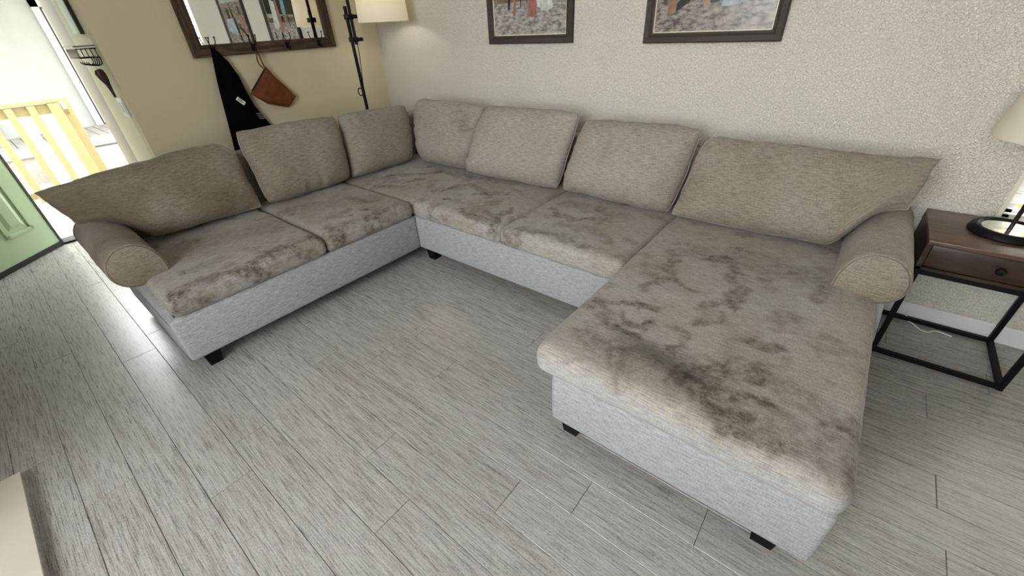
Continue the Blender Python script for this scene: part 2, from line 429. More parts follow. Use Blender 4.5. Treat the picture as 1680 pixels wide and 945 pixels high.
# ---- back window: cream return, frame, glass, blind with slats
win = thing('window_1', None, None, (WX0, 0.06, WZ0), kind='structure')
b = MB()
t = .016
b.box(WX0, WX0+t, 0, .12, WZ0, WZ1); b.box(WX1-t, WX1, 0, .12, WZ0, WZ1); b.box(WX0, WX1, 0, .12, WZ1-t, WZ1); b.box(WX0, WX1, -.012, .12, WZ0, WZ0+t)
b.build('window_return', M['cream'], win, smooth=False)
b = MB(); f = .04
xa, xb, za, zb = WX0+t, WX1-t, WZ0+t, WZ1-t
for q in ((xa, xa+f, za, zb), (xb-f, xb, za, zb), (xa, xb, za, za+f), (xa, xb, zb-f, zb), ((xa+xb)/2-.02, (xa+xb)/2+.02, za, zb)):
    b.box(q[0], q[1], .08, .115, q[2], q[3])
b.build('window_frame', M['trim'], win, smooth=False)
MB().box(xa, xb, .095, .099, za, zb).build('pane', M['glass'], win, smooth=False)
sm = MB().box(-(xb-xa)/2+.006, (xb-xa)/2-.006, -.024, .024, -.0014, .0014)
s0 = None; z = za+.03; k = 0
while z < zb-.05:
    if s0 is None:
        s0 = sm.build('slat', M['trim'], None, origin=(0, 0, 0), smooth=False); o = s0
    else:
        o = s0.copy(); COL.objects.link(o)
    o.parent = win; o.location = ((xa+xb)/2-WX0, .046-.06, z-WZ0); o.rotation_euler = (math.radians(-8), 0, 0)
    z += .048
MB().box(xa+.003, xb-.003, .02, .07, zb-.045, zb).build('blind_headrail', M['trim'], win, smooth=False)
for xx in (xa+.18, xb-.18):
    MB().tube([(xx, .02, za+.01), (xx, .02, zb-.04)], .0012, 6).build('ladder_cord', M['trim'], win)

# ---- windows behind the camera (light sources of the room)
def simple_window(name, axis, c, a0, a1, z0, z1, n):
    w = thing(name, None, None, ((a0+a1)/2, c, z0) if axis == 'y' else (c, (a0+a1)/2, z0), kind='structure')
    b = MB()
    def bx(p, q, r, s):
        if axis == 'y': b.box(p, q, c-.04, c+.04, r, s)
        else: b.box(c-.04, c+.04, p, q, r, s)
    f = .05
    bx(a0, a0+f, z0, z1); bx(a1-f, a1, z0, z1); bx(a0, a1, z0, z0+f); bx(a0, a1, z1-f, z1)
    for i in range(1, n): bx(a0+(a1-a0)*i/n-.03, a0+(a1-a0)*i/n+.03, z0, z1)
    b.build('window_frame', M['trim'], w, smooth=False)
    for i in range(n):
        g = MB(); p = a0+(a1-a0)*i/n+.03; q = a0+(a1-a0)*(i+1)/n-.03
        if axis == 'y': g.box(p, q, c-.002, c+.002, z0+f, z1-f)
        else: g.box(c-.002, c+.002, p, q, z0+f, z1-f)
        g.build('pane', M['glass'], w, smooth=False)
simple_window('window_2', 'y', YF-.06, GX0, GX1, GZ0, GZ1, 3)

# ---- entry: jamb, threshold, open green door
tr = MB()
tr.box(XD-.12, XD+.005, -2.70, -2.665, 0, 2.06).box(XD-.12, XD+.005, -2.70, YE+.07, 2.03, 2.06)
tag(tr.build('trim_1', M['greenj'], smooth=False), kind='structure')
tr = MB(); tr.box(XD-.02, -0.68, YE+.045, YE+.07, 0, 2.04)
tag(tr.build('trim_2', mat('shaded_jamb_tan', (0.16, 0.13, 0.085), .6), smooth=False), kind='structure')  # the jamb's shade is put into this darker tan colour
tag(MB().box(XD-.12, XD+.02, -2.665, YE+.045, -.004, .018, .004).build('trim_3', M['rubber'], smooth=False), kind='structure')
HX, HY = -1.385, -2.672
door = thing('door_1', None, None, (HX, HY, 0), kind='structure')
DW, DT, DZ0, DZ1 = 0.78, .042, .028, 2.03
ang = math.atan2(-3.074+2.705, -1.059+1.416)
ux, uy = math.cos(ang), math.sin(ang); nx, ny = -uy, ux      # n points to the room side seen by the camera
def dpt(u, w, z): return (HX+ux*u+nx*w, HY+uy*u+ny*w, z)
def dbox(b, u0, u1, w0, w1, z0, z1, mi=0):
    V = [dpt(u, w, z) for z in (z0, z1) for (u, w) in ((u0, w0), (u1, w0), (u1, w1), (u0, w1))]
    b.add(V, [(0, 3, 2, 1), (4, 5, 6, 7), (0, 1, 5, 4), (1, 2, 6, 5), (2, 3, 7, 6), (3, 0, 4, 7)], mi)
b = MB(); dbox(b, .012, DW, -DT, 0, DZ0, DZ1); b.build('door_leaf', M['green'], door, smooth=False)
for (u0, u1, z0, z1) in ((.13, .36, .22, .92), (.44, .67, .22, .92), (.13, .36, 1.06, 1.86), (.44, .67, 1.06, 1.86)):
    b = MB()
    for (a, c, e, g) in ((u0, u1, z0, z0+.025), (u0, u1, z1-.025, z1), (u0, u0+.025, z0, z1), (u1-.025, u1, z0, z1)):
        dbox(b, a, c, 0, .008, e, g)
    b.build('panel_moulding', M['green'], door, smooth=False)
    b = MB(); V = [dpt(u0+.045, 0, z0+.045), dpt(u1-.045, 0, z0+.045), dpt(u1-.045, 0, z1-.045), dpt(u0+.045, 0, z1-.045),
                   dpt(u0+.075, .009, z0+.075), dpt(u1-.075, .009, z0+.075), dpt(u1-.075, .009, z1-.075), dpt(u0+.075, .009, z1-.075)]
    b.add(V, [(0, 1, 5, 4), (1, 2, 6, 5), (2, 3, 7, 6), (3, 0, 4, 7), (4, 5, 6, 7)]); b.build('raised_panel', M['green'], door, smooth=False)
b = MB(); dbox(b, .0, DW, -DT-.004, .006, .004, DZ0+.012); b.build('door_sweep', M['rubber'], door, smooth=False)
b = MB(); dbox(b, -.004, .012, -DT-.002, .004, DZ0, DZ1); b.build('weather_strip', M['rubber'], door, smooth=False)
b = MB(); p0 = dpt(.72, 0, .98); p1 = dpt(.72, .05, .98); b.tube([p0, p1], .011, 12); b.lathe([(0, -.03), (.02, -.025), (.03, 0), (.02, .025), (0, .03)], dpt(.72, .065, .98), 16)
b.build('door_knob', M['steel'], door)

# ------------------------------------------------------------------ sofa
SOF = (2.2, -0.9, 0.0)
sofa = thing('sectional_sofa', 'large grey-beige U-shaped fabric sectional sofa with stained seats and chaise', 'sofa', SOF)

def gridbox(nx, ny, nz):
    idx = {}; V = []; F = []
    def vi(i, j, k):
        key = (i, j, k)
        if key not in idx: idx[key] = len(V); V.append((i/nx, j/ny, k/nz))
        return idx[key]
    for i in range(nx):
        for j in range(ny):
            F.append((vi(i, j, 0), vi(i, j+1, 0), vi(i+1, j+1, 0), vi(i+1, j, 0)))
            F.append((vi(i, j, nz), vi(i+1, j, nz), vi(i+1, j+1, nz), vi(i, j+1, nz)))
    for i in range(nx):
        for k in range(nz):
            F.append((vi(i, 0, k), vi(i+1, 0, k), vi(i+1, 0, k+1), vi(i, 0, k+1)))
            F.append((vi(i, ny, k), vi(i, ny, k+1), vi(i+1, ny, k+1), vi(i+1, ny, k)))
    for j in range(ny):
        for k in range(nz):
            F.append((vi(0, j, k), vi(0, j, k+1), vi(0, j+1, k+1), vi(0, j+1, k)))
            F.append((vi(nx, j, k), vi(nx, j+1, k), vi(nx, j+1, k+1), vi(nx, j, k+1)))
    return np.array(V), F

def seg_dist(P, pts):
    pts = [np.array(p, float) for p in pts]
    if len(pts) == 1: return np.hypot(*(P-pts[0]).T)
    D = np.full(len(P), 9.0)
    for a, c in zip(pts[:-1], pts[1:]):
        d = c-a; t = np.clip(((P-a)@d)/max(d@d, 1e-9), 0, 1)
        D = np.minimum(D, np.hypot(*(P-a-t[:, None]*d).T))
    return D

# stain shapes on the seats (metres, floor plan): (points, half width, strength)
ST = [
 ([(3.226,-1.205),(3.229,-1.104),(3.283,-1.067),(3.248,-.913),(3.207,-.82)],.030,.55),([(3.214,-1.339),(3.29,-1.329),(3.338,-1.316)],.024,.75),
 ([(3.246,-1.441),(3.276,-1.459),(3.341,-1.469),(3.356,-1.412)],.018,.6),([(3.247,-1.517),(3.287,-1.526),(3.309,-1.528)],.024,.75),
 ([(3.313,-1.059),(3.376,-1.113),(3.417,-1.109)],.020,.45),([(3.357,-.782),(3.431,-.761),(3.493,-.832),(3.493,-.911),(3.545,-.997),(3.575,-1.15)],.024,.6),
 ([(3.46,-1.21),(3.489,-1.148),(3.579,-1.127)],.024,.55),([(3.468,-1.324),(3.514,-1.292),(3.55,-1.228)],.018,.5),
 ([(3.46,-1.506),(3.488,-1.485),(3.439,-1.4)],.022,.55),([(3.693,-1.322),(3.751,-1.297)],.026,.75),
 ([(3.586,-1.501),(3.628,-1.507),(3.575,-1.568)],.018,.5),([(3.648,-1.522),(3.726,-1.506)],.024,.5),([(3.702,-1.614),(3.754,-1.6),(3.768,-1.601)],.022,.7),
 ([(3.739,-1.68),(3.777,-1.674)],.018,.45),([(3.92,-1.558),(3.943,-1.551)],.018,.55),([(3.785,-1.741),(3.833,-1.735)],.020,.6),
 ([(3.912,-1.371),(3.925,-1.374)],.014,.5),([(3.602,-.861),(3.639,-.849)],.022,.5),([(3.53,-1.649),(3.65,-1.688),(3.729,-1.721)],.045,.55),
 ([(3.745,-1.492),(3.884,-1.516),(3.98,-1.586)],.050,.35),([(3.091,-1.38),(3.188,-1.389)],.024,.55),([(3.083,-1.43),(3.151,-1.447),(3.221,-1.517)],.030,.35),
 ([(3.30,-1.60),(3.50,-1.58),(3.62,-1.62)],.08,.35),([(3.60,-1.60),(3.80,-1.66),(3.97,-1.70)],.07,.40),([(3.30,-.75),(3.60,-.70),(3.80,-.75)],.09,.30),
 ([(1.475,-2.47),(1.461,-2.45)],.030,.8),([(1.418,-2.40),(1.433,-2.34)],.028,.6),([(1.448,-2.258),(1.469,-2.179),(1.49,-2.126),(1.42,-1.948),(1.451,-1.902)],.032,.7),
 ([(1.394,-2.016),(1.47,-2.002)],.022,.5),([(1.434,-1.763),(1.436,-1.728)],.030,.75),([(1.279,-2.284),(1.269,-2.174)],.040,.3),([(1.47,-2.48),(1.48,-2.1),(1.46,-1.76)],.050,.28),
 ([(1.49,-1.662),(1.49,-1.60)],.035,.5),([(1.49,-1.426),(1.48,-1.345)],.028,.55),([(1.351,-1.457),(1.372,-1.444)],.018,.6),([(1.329,-1.347),(1.372,-1.32)],.018,.55),
 ([(1.386,-1.63),(1.49,-1.616)],.026,.45),([(1.46,-1.69),(1.47,-1.10)],.045,.35),([(.95,-2.2),(1.1,-1.8)],.10,.25),([(1.0,-1.5),(1.2,-1.2)],.10,.25),
 ([(.886,-.832),(1.035,-.672),(1.187,-.51)],.030,.55),([(1.132,-.827),(1.207,-.714)],.024,.55),([(1.117,-.473),(1.406,-.528)],.032,.5),([(1.056,-1.004),(1.209,-.912)],.028,.5),
 ([(1.30,-.70),(1.38,-.80)],.03,.4),
 ([(1.672,-.926),(1.695,-.901)],.022,.7),([(1.52,-.8),(1.615,-.606),(1.915,-.722)],.026,.55),([(1.91,-.985),(1.97,-1.03),(2.18,-1.03)],.026,.6),([(2.089,-.921),(2.20,-.996),(2.172,-.821)],.024,.6),
 ([(2.20,-1.0),(2.22,-1.04)],.030,.65),([(1.669,-1.04),(1.704,-1.0)],.03,.45),([(1.8,-.75),(2.0,-.62)],.03,.4),
 ([(2.373,-.695),(2.572,-.751),(2.744,-.642)],.026,.5),([(2.407,-1.0),(2.644,-.98),(2.793,-1.0)],.024,.5),([(2.31,-1.03),(2.40,-1.04)],.03,.55),([(2.55,-.85),(2.75,-.80),(2.9,-.9)],.035,.35),([(2.45,-.55),(2.8,-.56)],.06,.3),
]
SMUDGE = [([(3.366,-1.575),(3.454,-1.594),(3.549,-1.625)],.055,.80), ([(3.26,-1.52),(3.36,-1.57)],.035,.5)]

def uv_metres(o, along):
    """UV in metres by face direction; along = 'x' or 'y' is the weft on level faces"""
    me = o.data; uvl = me.uv_layers.new(name='UVMap')
    n = len(me.loops); vi = np.empty(n, np.int32); me.loops.foreach_get('vertex_index', vi)
    co = np.empty(len(me.vertices)*3); me.vertices.foreach_get('co', co); co = co.reshape(-1, 3)
    pn = np.empty(len(me.polygons)*3); me.polygons.foreach_get('normal', pn); pn = np.abs(pn.reshape(-1, 3))
    lt = np.empty(len(me.polygons), np.int32); me.polygons.foreach_get('loop_total', lt)
    dom = np.repeat(np.argmax(pn, 1), lt); P = co[vi]
    u = np.where(dom == 0, P[:, 1], P[:, 0]); v = np.where(dom == 2, P[:, 1], P[:, 2])
    if along == 'y':
        top = dom == 2; u = np.where(top, P[:, 1], u); v = np.where(top, P[:, 0], v)
    uv = np.stack([u, v], 1).astype(np.float32).ravel(); uvl.data.foreach_set('uv', uv)

def stain_attr(o, w, glo=.335):
    """w: world coords of vertices"""
    P = w[:, :2].copy()
    nz = np.stack([fbm(np.c_[w*15.0], 3, 4), fbm(np.c_[w*15.0], 91, 4)], 1)*0.027
    nz2 = np.stack([vnoise(w*45.0, 5), vnoise(w*45.0, 55)], 1)*0.006
    Q = P+nz+nz2
    s = np.zeros(len(P))
    for pts, hw, st in ST:
        d = seg_dist(Q, pts)/hw
        v = min(.95, st*1.3)*np.clip((1.22-d)*1.5, 0, 1)**0.9*(1-.30*np.exp(-(d*1.6)**2)*(hw > .02))
        s = 1-(1-s)*(1-v)
    mott = np.clip(fbm(w*11.0, 21, 4)*0.80-.22, 0, .45)
    mott2 = np.clip(np.abs(fbm(w*6.0, 61, 3))*-1.8+.18, 0, .18)
    s = 1-(1-s)*(1-mott)*(1-mott2)
    s *= np.clip((w[:, 2]-(glo-.02))/.06, 0, 1)
    sm = np.zeros(len(P))
    for pts, hw, st in SMUDGE:
        d = seg_dist(P+nz*.8, pts)/hw; sm = np.maximum(sm, st*np.exp(-(d**2)*.9))
    sm *= (w[:, 2] > .40)
    gr = np.clip((w[:, 2]-glo)/.06, 0, 1)*np.clip(.75+.5*fbm(w*4.0, 33, 3), .25, 1)
    a = o.data.attributes.new('grime_shading', 'FLOAT', 'POINT'); a.data.foreach_set('value', gr.astype(np.float32))
    a = o.data.attributes.new('stain', 'FLOAT', 'POINT'); a.data.foreach_set('value', np.clip(s, 0, 1).astype(np.float32))
    a = o.data.attributes.new('smudge', 'FLOAT', 'POINT'); a.data.foreach_set('value', np.clip(sm, 0, 1).astype(np.float32))

def seat(x0, x1, y0, y1, z0, z1, along, r=.036, step=.013, seed=0, crown=.010, glo=.325):
    nx, ny, nz = (max(4, int(round(a/step))) for a in (x1-x0, y1-y0, (z1-z0)*1.3))
    V, F = gridbox(nx, ny, nz)
    lo = np.array([x0, y0, z0]); hi = np.array([x1, y1, z1]); q = lo+V*(hi-lo)
    c = np.clip(q, lo+r, hi-r); d = q-c; L = np.linalg.norm(d, axis=1); k = L > 1e-9
    q[k] = c[k]+d[k]*(r/L[k])[:, None]
    U = (q-lo)/(hi-lo)*2-1
    top = np.clip((q[:, 2]-(z0+z1)/2)/((z1-z0)/2), 0, 1)
    q[:, 2] += top*(crown*(1-U[:, 0]**4)*(1-U[:, 1]**4) + .0035*fbm(q*6, seed, 3) + .0012*fbm(q*22, seed+4, 2))
    for ax in (0, 1):   # the soft sides puff out in the middle of their height
        q[:, ax] += np.sign(U[:, ax])*np.abs(U[:, ax])**6*.007*(1-U[:, 2]**2)
        q[:, ax] += .003*fbm(q*7, seed+30+ax, 2)*np.abs(U[:, ax])**6
    b = MB(); b.v = [tuple(p) for p in q]; b.f = F; b.mi = [0]*len(F)
    o = b.build('seat_cushion', M['cush'], sofa); o.data.shade_smooth()
    at = o.data.attributes.get('sharp_edge')
    if at: o.data.attributes.remove(at)
    uv_metres(o, along); stain_attr(o, q, glo); return o

ZS0, ZS1 = .333, .450
s1 = seat(.52, 1.497, -2.508, -1.716, ZS0, ZS1, 'y', seed=1)
s2 = seat(.52, 1.494, -1.706, -1.064, ZS0, ZS1, 'y', seed=2)
s3 = seat(.52, 1.478, -1.054, -.17, ZS0, ZS1-.002, 'y', seed=3)
s4 = seat(1.488, 2.260, -1.052, -.17, ZS0-.008, ZS1, 'x', seed=4)
s5 = seat(2.270, 3.039, -1.052, -.17, ZS0-.008, ZS1, 'x', seed=5)
s6 = seat(3.047, 4.006, -1.768, -.17, ZS0-.014, ZS1+.002, 'x', seed=6, r=.042, step=.011, glo=.385)
def seam(par, pts, r=.0016):
    MB().tube(pts, r, 6).build('seam', M['thread'], par, origin=SOF)
seam(s6, [(x, -1.7655+.0005*math.sin(x*40), .4165) for x in np.linspace(3.075, 3.98, 40)])

def soft_box(name, m, x0, x1, y0, y1, z0, z1, along, bev=.014):
    b = MB().box(x0, x1, y0, y1, z0, z1, bev, seg=3); o = b.build(name, m, sofa); uv_metres(o, along); return o
soft_box('base', M['basef'], .44, 1.486, -2.542, -1.04, .085, .336, 'y', .02)
soft_box('base', M['basef'], .44, 3.10, -1.043, -.07, .085, .332, 'x')
soft_box('base', M['basef'], 3.112, 4.012, -1.757, -.07, .082, .325, 'x', .02)
soft_box('back_frame', M['pil'], .43, .525, -2.42, -.07, .09, .80, 'y', .03)
soft_box('back_frame', M['pil'], .44, 3.85, -.165, -.065, .09, .78, 'x', .03)
for (x, y) in ((1.42, -2.45), (1.555, -.985), (3.185, -1.69), (3.90, -1.69), (.55, -2.42), (.55, -.17), (3.95, -.15)):
    b = MB(); h = .04; k = .03
    V = [(x+sx*k, y+sy*k, 0) for sx, sy in ((-1, -1), (1, -1), (1, 1), (-1, 1))]+[(x+sx*h, y+sy*h, .09) for sx, sy in ((-1, -1), (1, -1), (1, 1), (-1, 1))]
    b.add(V, [(3, 2, 1, 0), (4, 5, 6, 7), (0, 1, 5, 4), (1, 2, 6, 5), (2, 3, 7, 6), (3, 0, 4, 7)]); b.build('leg', M['leg'], sofa, smooth=False)

# rolled arms: profile (outward, z) swept along the arm, closed by a padded front disc
PROF = [(0.0, .415), (-.004, .47), (.004, .535), (.032, .598), (.080, .636), (.130, .641), (.182, .622), (.218, .580), (.232, .53), (.224, .480), (.196, .445), (.165, .430), (.10, .415)]
def arm(outward, inner, s_back, s_front, axis):
    pr = cat_rom(PROF+[PROF[0]], 5)[:-1]; n = len(pr); cen = np.array([.115, .525])
    L = np.linspace(s_back, s_front, 26); rings = []
    sg = np.sign(s_front-s_back)
    for s in L: rings.append((s, 1.0))
    rings = rings[:-1]+[(s_front-sg*.012, 1.0), (s_front-sg*.003, .988), (s_front, .965), (s_front+sg*.001, .94), (s_front-sg*.003, .925), (s_front+sg*.003, .90), (s_front+sg*.008, .6), (s_front+sg*.010, .25)]
    V = []; F = []
    for s, k in rings:
        for p in pr:
            q = cen+(p-cen)*k; w = inner+outward*q[0]
            V.append((s, w, q[1]) if axis == 'x' else (w, s, q[1]))
    R = len(rings)
    for i in range(R-1):
        for j in range(n): F.append((i*n+j, i*n+(j+1) % n, (i+1)*n+(j+1) % n, (i+1)*n+j))
    F.append(tuple(range(n))); F.append(tuple((R-1)*n+j for j in range(n)))
    V = np.array(V); V += .0025*np.stack([fbm(V*7, 70, 2), fbm(V*7, 71, 2), fbm(V*7, 72, 2)], 1)
    b = MB().add(V, F); o = b.build('arm', M['pil'], sofa)
    at = o.data.attributes.new('grime_shading', 'FLOAT', 'POINT'); at.data.foreach_set('value', np.clip(.6+.35*fbm(V*5.0, 90, 3), 0, 1).astype(np.float32))
    me = o.data; uvl = me.uv_layers.new(name='UVMap'); 
    arc = np.r_[0, np.cumsum(np.linalg.norm(np.diff(pr, axis=0), axis=1))]
    for poly in me.polygons:
        flat = abs(poly.normal[0 if axis == 'x' else 1]) > .8
        for li in poly.loop_indices:
            v = me.loops[li].vertex_index; co = me.vertices[v].co
            uvl.data[li].uv = ((co[1] if axis == 'x' else co[0]), co[2]) if flat else (arc[v % n], (co[0] if axis == 'x' else co[1]))
    return o
arm(-1, -2.390, .44, 1.165, 'x')
arm(1, 3.845, -.07, -.755, 'y')
# side panels below the arms
def side_panel(pl, axis, a0, a1):
    b = MB().prism(pl, axis, a0, a1); o = b.build('side_panel', M['basef'], sofa); uv_metres(o, 'y')
side_panel([(.44, .30), (1.47, .30), (1.475, .325), (1.44, .352), (1.36, .39), (1.20, .425), (.44, .44)], 'y', -2.542, -2.512)
side_panel([(-.07, .085), (-1.00, .085), (-1.00, .20), (-.90, .36), (-.76, .425), (-.07, .44)], 'x', 4.008, 4.030)

# ---- loose back pillows
def pillow(label, bottom, top, thick, nrm, seed, ears=.0, round_=.05, wr=.006, pw=(3.0, 3.0), edge=.55, fold=None, res=(56, 40), m='pil', name='back_pillow', cat='pillow', group='loose back pillows on the sectional sofa', origin=None, bow=0.0, grime_shading=0.0):
    """bottom/top: polylines (s in -1..1, x, y, z) of the mid surface; thick along nrm"""
    nrm = np.array(nrm, float); nrm /= np.linalg.norm(nrm)
    def line(pl):
        pl = np.array(pl, float); S = np.linspace(-1, 1, 160)
        pts = np.stack([np.interp(S, pl[:, 0], pl[:, i]) for i in (1, 2, 3)], 1)
        if len(pl) > 2:
            for _ in range(24):
                q = pts.copy(); q[1:-1] = (pts[:-2]+2*pts[1:-1]+pts[2:])/4; pts = q
        return S, pts
    Sb, Pb = line(bottom); _, Pt = line(top)
    nu, nv = res
    u = np.sin(np.linspace(-1, 1, nu+1)*math.pi/2); v = np.sin(np.linspace(-1, 1, nv+1)*math.pi/2)
    u = .6*u+.4*np.linspace(-1, 1, nu+1); v = .6*v+.4*np.linspace(-1, 1, nv+1)
    Ug, Vg = np.meshgrid(u, v, indexing='ij')
    s = Ug*(1-round_*np.abs(Vg)**5-ears*(1-Vg**2)); t = Vg*(1-round_*np.abs(Ug)**5-ears*(1-Ug**2))
    def lin(S, P): return np.stack([np.interp(s, S, P[:, i]) for i in range(3)], -1)
    B = lin(Sb, Pb); T = lin(Sb, Pt); w = ((t+1)/2)[..., None]; mid = B*(1-w)+T*w
    W = np.linalg.norm(Pb[-1]-Pb[0]); Hh = np.linalg.norm(Pt[80]-Pb[80])
    prof = np.clip((1-np.abs(Ug)**pw[0])*(1-np.abs(Vg)**pw[1]), 0, 1)**edge
    prof *= 1-.18*Vg                                        # fuller at the bottom
    ed = np.maximum(np.abs(Ug), np.abs(Vg))
    pm = np.stack([Ug*W/2, Vg*Hh/2, np.zeros_like(Ug)+seed*3.7], -1)
    lump = .010*fbm(pm*5, seed, 2)
    # gathers: ridges running in from the seams
    gu = vnoise(np.stack([pm[..., 0]*34, pm[..., 1]*5, pm[..., 2]], -1), seed+9)*np.clip((np.abs(Vg)-.55)/.4, 0, 1)
    gv = vnoise(np.stack([pm[..., 0]*5, pm[..., 1]*34, pm[..., 2]], -1), seed+19)*np.clip((np.abs(Ug)-.60)/.35, 0, 1)
    h = thick/2*prof
    env = np.clip(prof*2.2, 0, 1)
    front = h+env*(lump+wr*(gu+gv)); back = h*.85
    if fold is not None: front = front+env*fold(Ug, Vg)
    sg = .006*np.stack([fbm(pm*9, seed+40, 2), fbm(pm*9, seed+41, 2), fbm(pm*9, seed+42, 2)], -1)*np.clip((ed-.6)/.4, 0, 1)[..., None]
    mid = mid+sg + nrm*(bow*(1-Ug**2)*(1-Vg**2))[..., None]
    Fp = mid+nrm*front[..., None]; Bp = mid-nrm*back[..., None]
    V = []; idF = {}; idB = {}
    for i in range(nu+1):
        for j in range(nv+1):
            bd = i in (0, nu) or j in (0, nv)
            idF[i, j] = len(V); V.append(mid[i, j] if bd else Fp[i, j])
            if bd: idB[i, j] = idF[i, j]
            else: idB[i, j] = len(V); V.append(Bp[i, j])
    F = []; UVs = []
    for i in range(nu):
        for j in range(nv):
            q = ((i, j), (i+1, j), (i+1, j+1), (i, j+1)); uvq = [(Ug[a]*W/2+seed, Vg[a]*Hh/2) for a in q]
            F.append(tuple(idF[a] for a in q)); UVs += uvq
            F.append(tuple(idB[a] for a in reversed(q))); UVs += list(reversed(uvq))
    V = np.array(V)
    if origin is None: origin = (float(V[:, 0].mean()), float(V[:, 1].mean()), float(V[:, 2].min()))
    b = MB().add(V, F); o = b.build(name, M[m], origin=origin, recalc=False); o.data.shade_smooth()
    at = o.data.attributes.get('sharp_edge')
    if at: o.data.attributes.remove(at)
    uvl = o.data.uv_layers.new(name='UVMap'); uvl.data.foreach_set('uv', np.array(UVs, np.float32).ravel())
    gr = np.clip(grime_shading*(.85+.35*fbm(V*5.0, seed+80, 3)), 0, 1)  # per-pillow soiling that also paints in the dim warm light at the left
    at = o.data.attributes.new('grime_shading', 'FLOAT', 'POINT'); at.data.foreach_set('value', gr.astype(np.float32))
    # orientation check: front faces must look along nrm
    if Vector(o.data.polygons[len(o.data.polygons)//2//2*2].normal).dot(Vector(nrm)) < 0: o.data.flip_normals()
    # raised seam cord along the edge
    ring = [mid[i, 0] for i in range(nu+1)]+[mid[nu, j] for j in range(1, nv+1)]+[mid[i, nv] for i in range(nu-1, -1, -1)]+[mid[0, j] for j in range(nv-1, -1, -1)]
    e = MB().tube([tuple(p) for p in ring], .0028, 6).build('edge_seam', M[m], None, origin=origin); e.location = (0, 0, 0); e.parent = o
    uv_metres(e, 'x')
    return tag(o, label, cat, group)

NL = (1, 0, .22); NB = (0, -1, .26)
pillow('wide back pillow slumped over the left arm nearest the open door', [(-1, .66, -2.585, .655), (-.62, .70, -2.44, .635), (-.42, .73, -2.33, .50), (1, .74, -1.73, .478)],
       [(-1, .66, -2.655, .850), (-.3, .63, -2.30, .880), (.3, .62, -2.02, .900), (.8, .63, -1.80, .905), (1, .66, -1.735, .845)], .20, NL, 1, grime_shading=0.85, ears=.0, round_=.0, wr=.014, pw=(2.2, 3.0), edge=.6)
pillow('square back pillow in front of the hanging black coat', [(-1, .73, -1.672, .478), (1, .735, -1.035, .470)], [(-1, .625, -1.685, .945), (1, .625, -.972, .925)], .22, NL, 2, grime_shading=0.6, ears=.0, round_=.045, pw=(5, 3.8), edge=.48, wr=.013)
pillow('back pillow below the floor lamp, left of the sofa corner', [(-1, .73, -1.022, .470), (1, .735, -.41, .468)], [(-1, .625, -.958, .925), (1, .60, -.275, .890)], .22, NL, 3, grime_shading=0.4, ears=.0, round_=.06, pw=(5, 3.6), edge=.48, wr=.012)
def swirl(U, V):
    dx, dy = U-.66, V-.40; r = np.hypot(dx, dy*.85); a = np.arctan2(dy, dx)
    out = -.050*np.exp(-(r/.06)**2)
    for k, (off, wd2) in enumerate(((.6, .30), (2.6, .26), (4.4, .22))):   # creases spiralling into the pucker
        ph = (a-r*7.0+off+math.pi) % (2*math.pi)-math.pi
        out = out-.034*np.exp(-(ph/wd2)**2)*np.exp(-((r-.17)/.14)**2)+.014*np.exp(-((ph-.6)/.4)**2)*np.exp(-((r-.17)/.14)**2)
    return out
pillow('back pillow right of the sofa corner with a twisted pucker', [(-1, .825, -.385, .468), (1, 1.40, -.385, .468)], [(-1, .735, -.275, .950), (1, 1.52, -.265, .940)], .22, NB, 4, grime_shading=0.15, round_=.085, pw=(4.6, 3.6), edge=.48, wr=.010, fold=swirl, res=(120, 90))
pillow('back pillow under the left beach photo, its lower left corner overlapping', [(-1, 1.40, -.43, .472), (1, 2.24, -.385, .468)], [(-1, 1.545, -.28, .945), (1, 2.335, -.27, .945)], .21, NB, 5, grime_shading=0.05, round_=.035, pw=(5, 3.6), edge=.48, wr=.009)
pillow('plump back pillow under the right beach photo beside the chaise', [(-1, 2.275, -.385, .470), (1, 3.02, -.395, .470)], [(-1, 2.365, -.27, .915), (1, 3.085, -.265, .925)], .23, NB, 6, grime_shading=0.3, round_=.04, pw=(5, 3.6), edge=.48, wr=.011)
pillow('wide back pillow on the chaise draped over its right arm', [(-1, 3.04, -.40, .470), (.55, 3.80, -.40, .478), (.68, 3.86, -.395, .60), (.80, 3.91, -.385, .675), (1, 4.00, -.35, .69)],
       [(-1, 3.10, -.27, .855), (-.9, 3.14, -.265, .885), (.2, 3.62, -.26, .880), (1, 4.035, -.26, .890)], .20, NB, 7, grime_shading=0.65, ears=.0, round_=.0, wr=.012, pw=(2.4, 3.0), edge=.6)

# ------------------------------------------------------------------ side table and its lamp
TX0, TX1, TY0, TY1, TZ = 4.105, 4.575, -.43, -.018, .605
tb = thing('side_table', 'walnut one-drawer side table on a black metal cube frame', 'table', ((TX0+TX1)/2, (TY0+TY1)/2, 0))
b = MB()
b.box(TX0, TX1, TY0, TY1, TZ-.018, TZ, .002).build('table_top', M['walnut'], tb)
b = MB(); zb_ = .470
b.box(TX0, TX0+.018, TY0+.002, TY1, zb_, TZ-.018); b.box(TX1-.018, TX1, TY0+.002, TY1, zb_, TZ-.018); b.box(TX0, TX1, TY1-.015, TY1, zb_, TZ-.018); b.box(TX0, TX1, TY0+.002, TY1, zb_, zb_+.014)
b.build('body', M['walnut_d'], tb)
dr = MB().box(TX0+.021, TX1-.021, TY0+.006, TY0+.024, zb_+.017, TZ-.021, .002).build('drawer', M['walnut_d'], tb)
kx, kz = 4.340, .538
kb = MB(); prof = [(0.0, 0), (.007, 0), (.006, .010), (.013, .016), (.016, .023), (.013, .030), (0, .032)]
V = []; F = []; n = 20
for r, h in prof:
    for k in range(n): V.append((kx+r*math.cos(2*math.pi*k/n), TY0+.006-h, kz+r*math.sin(2*math.pi*k/n)))
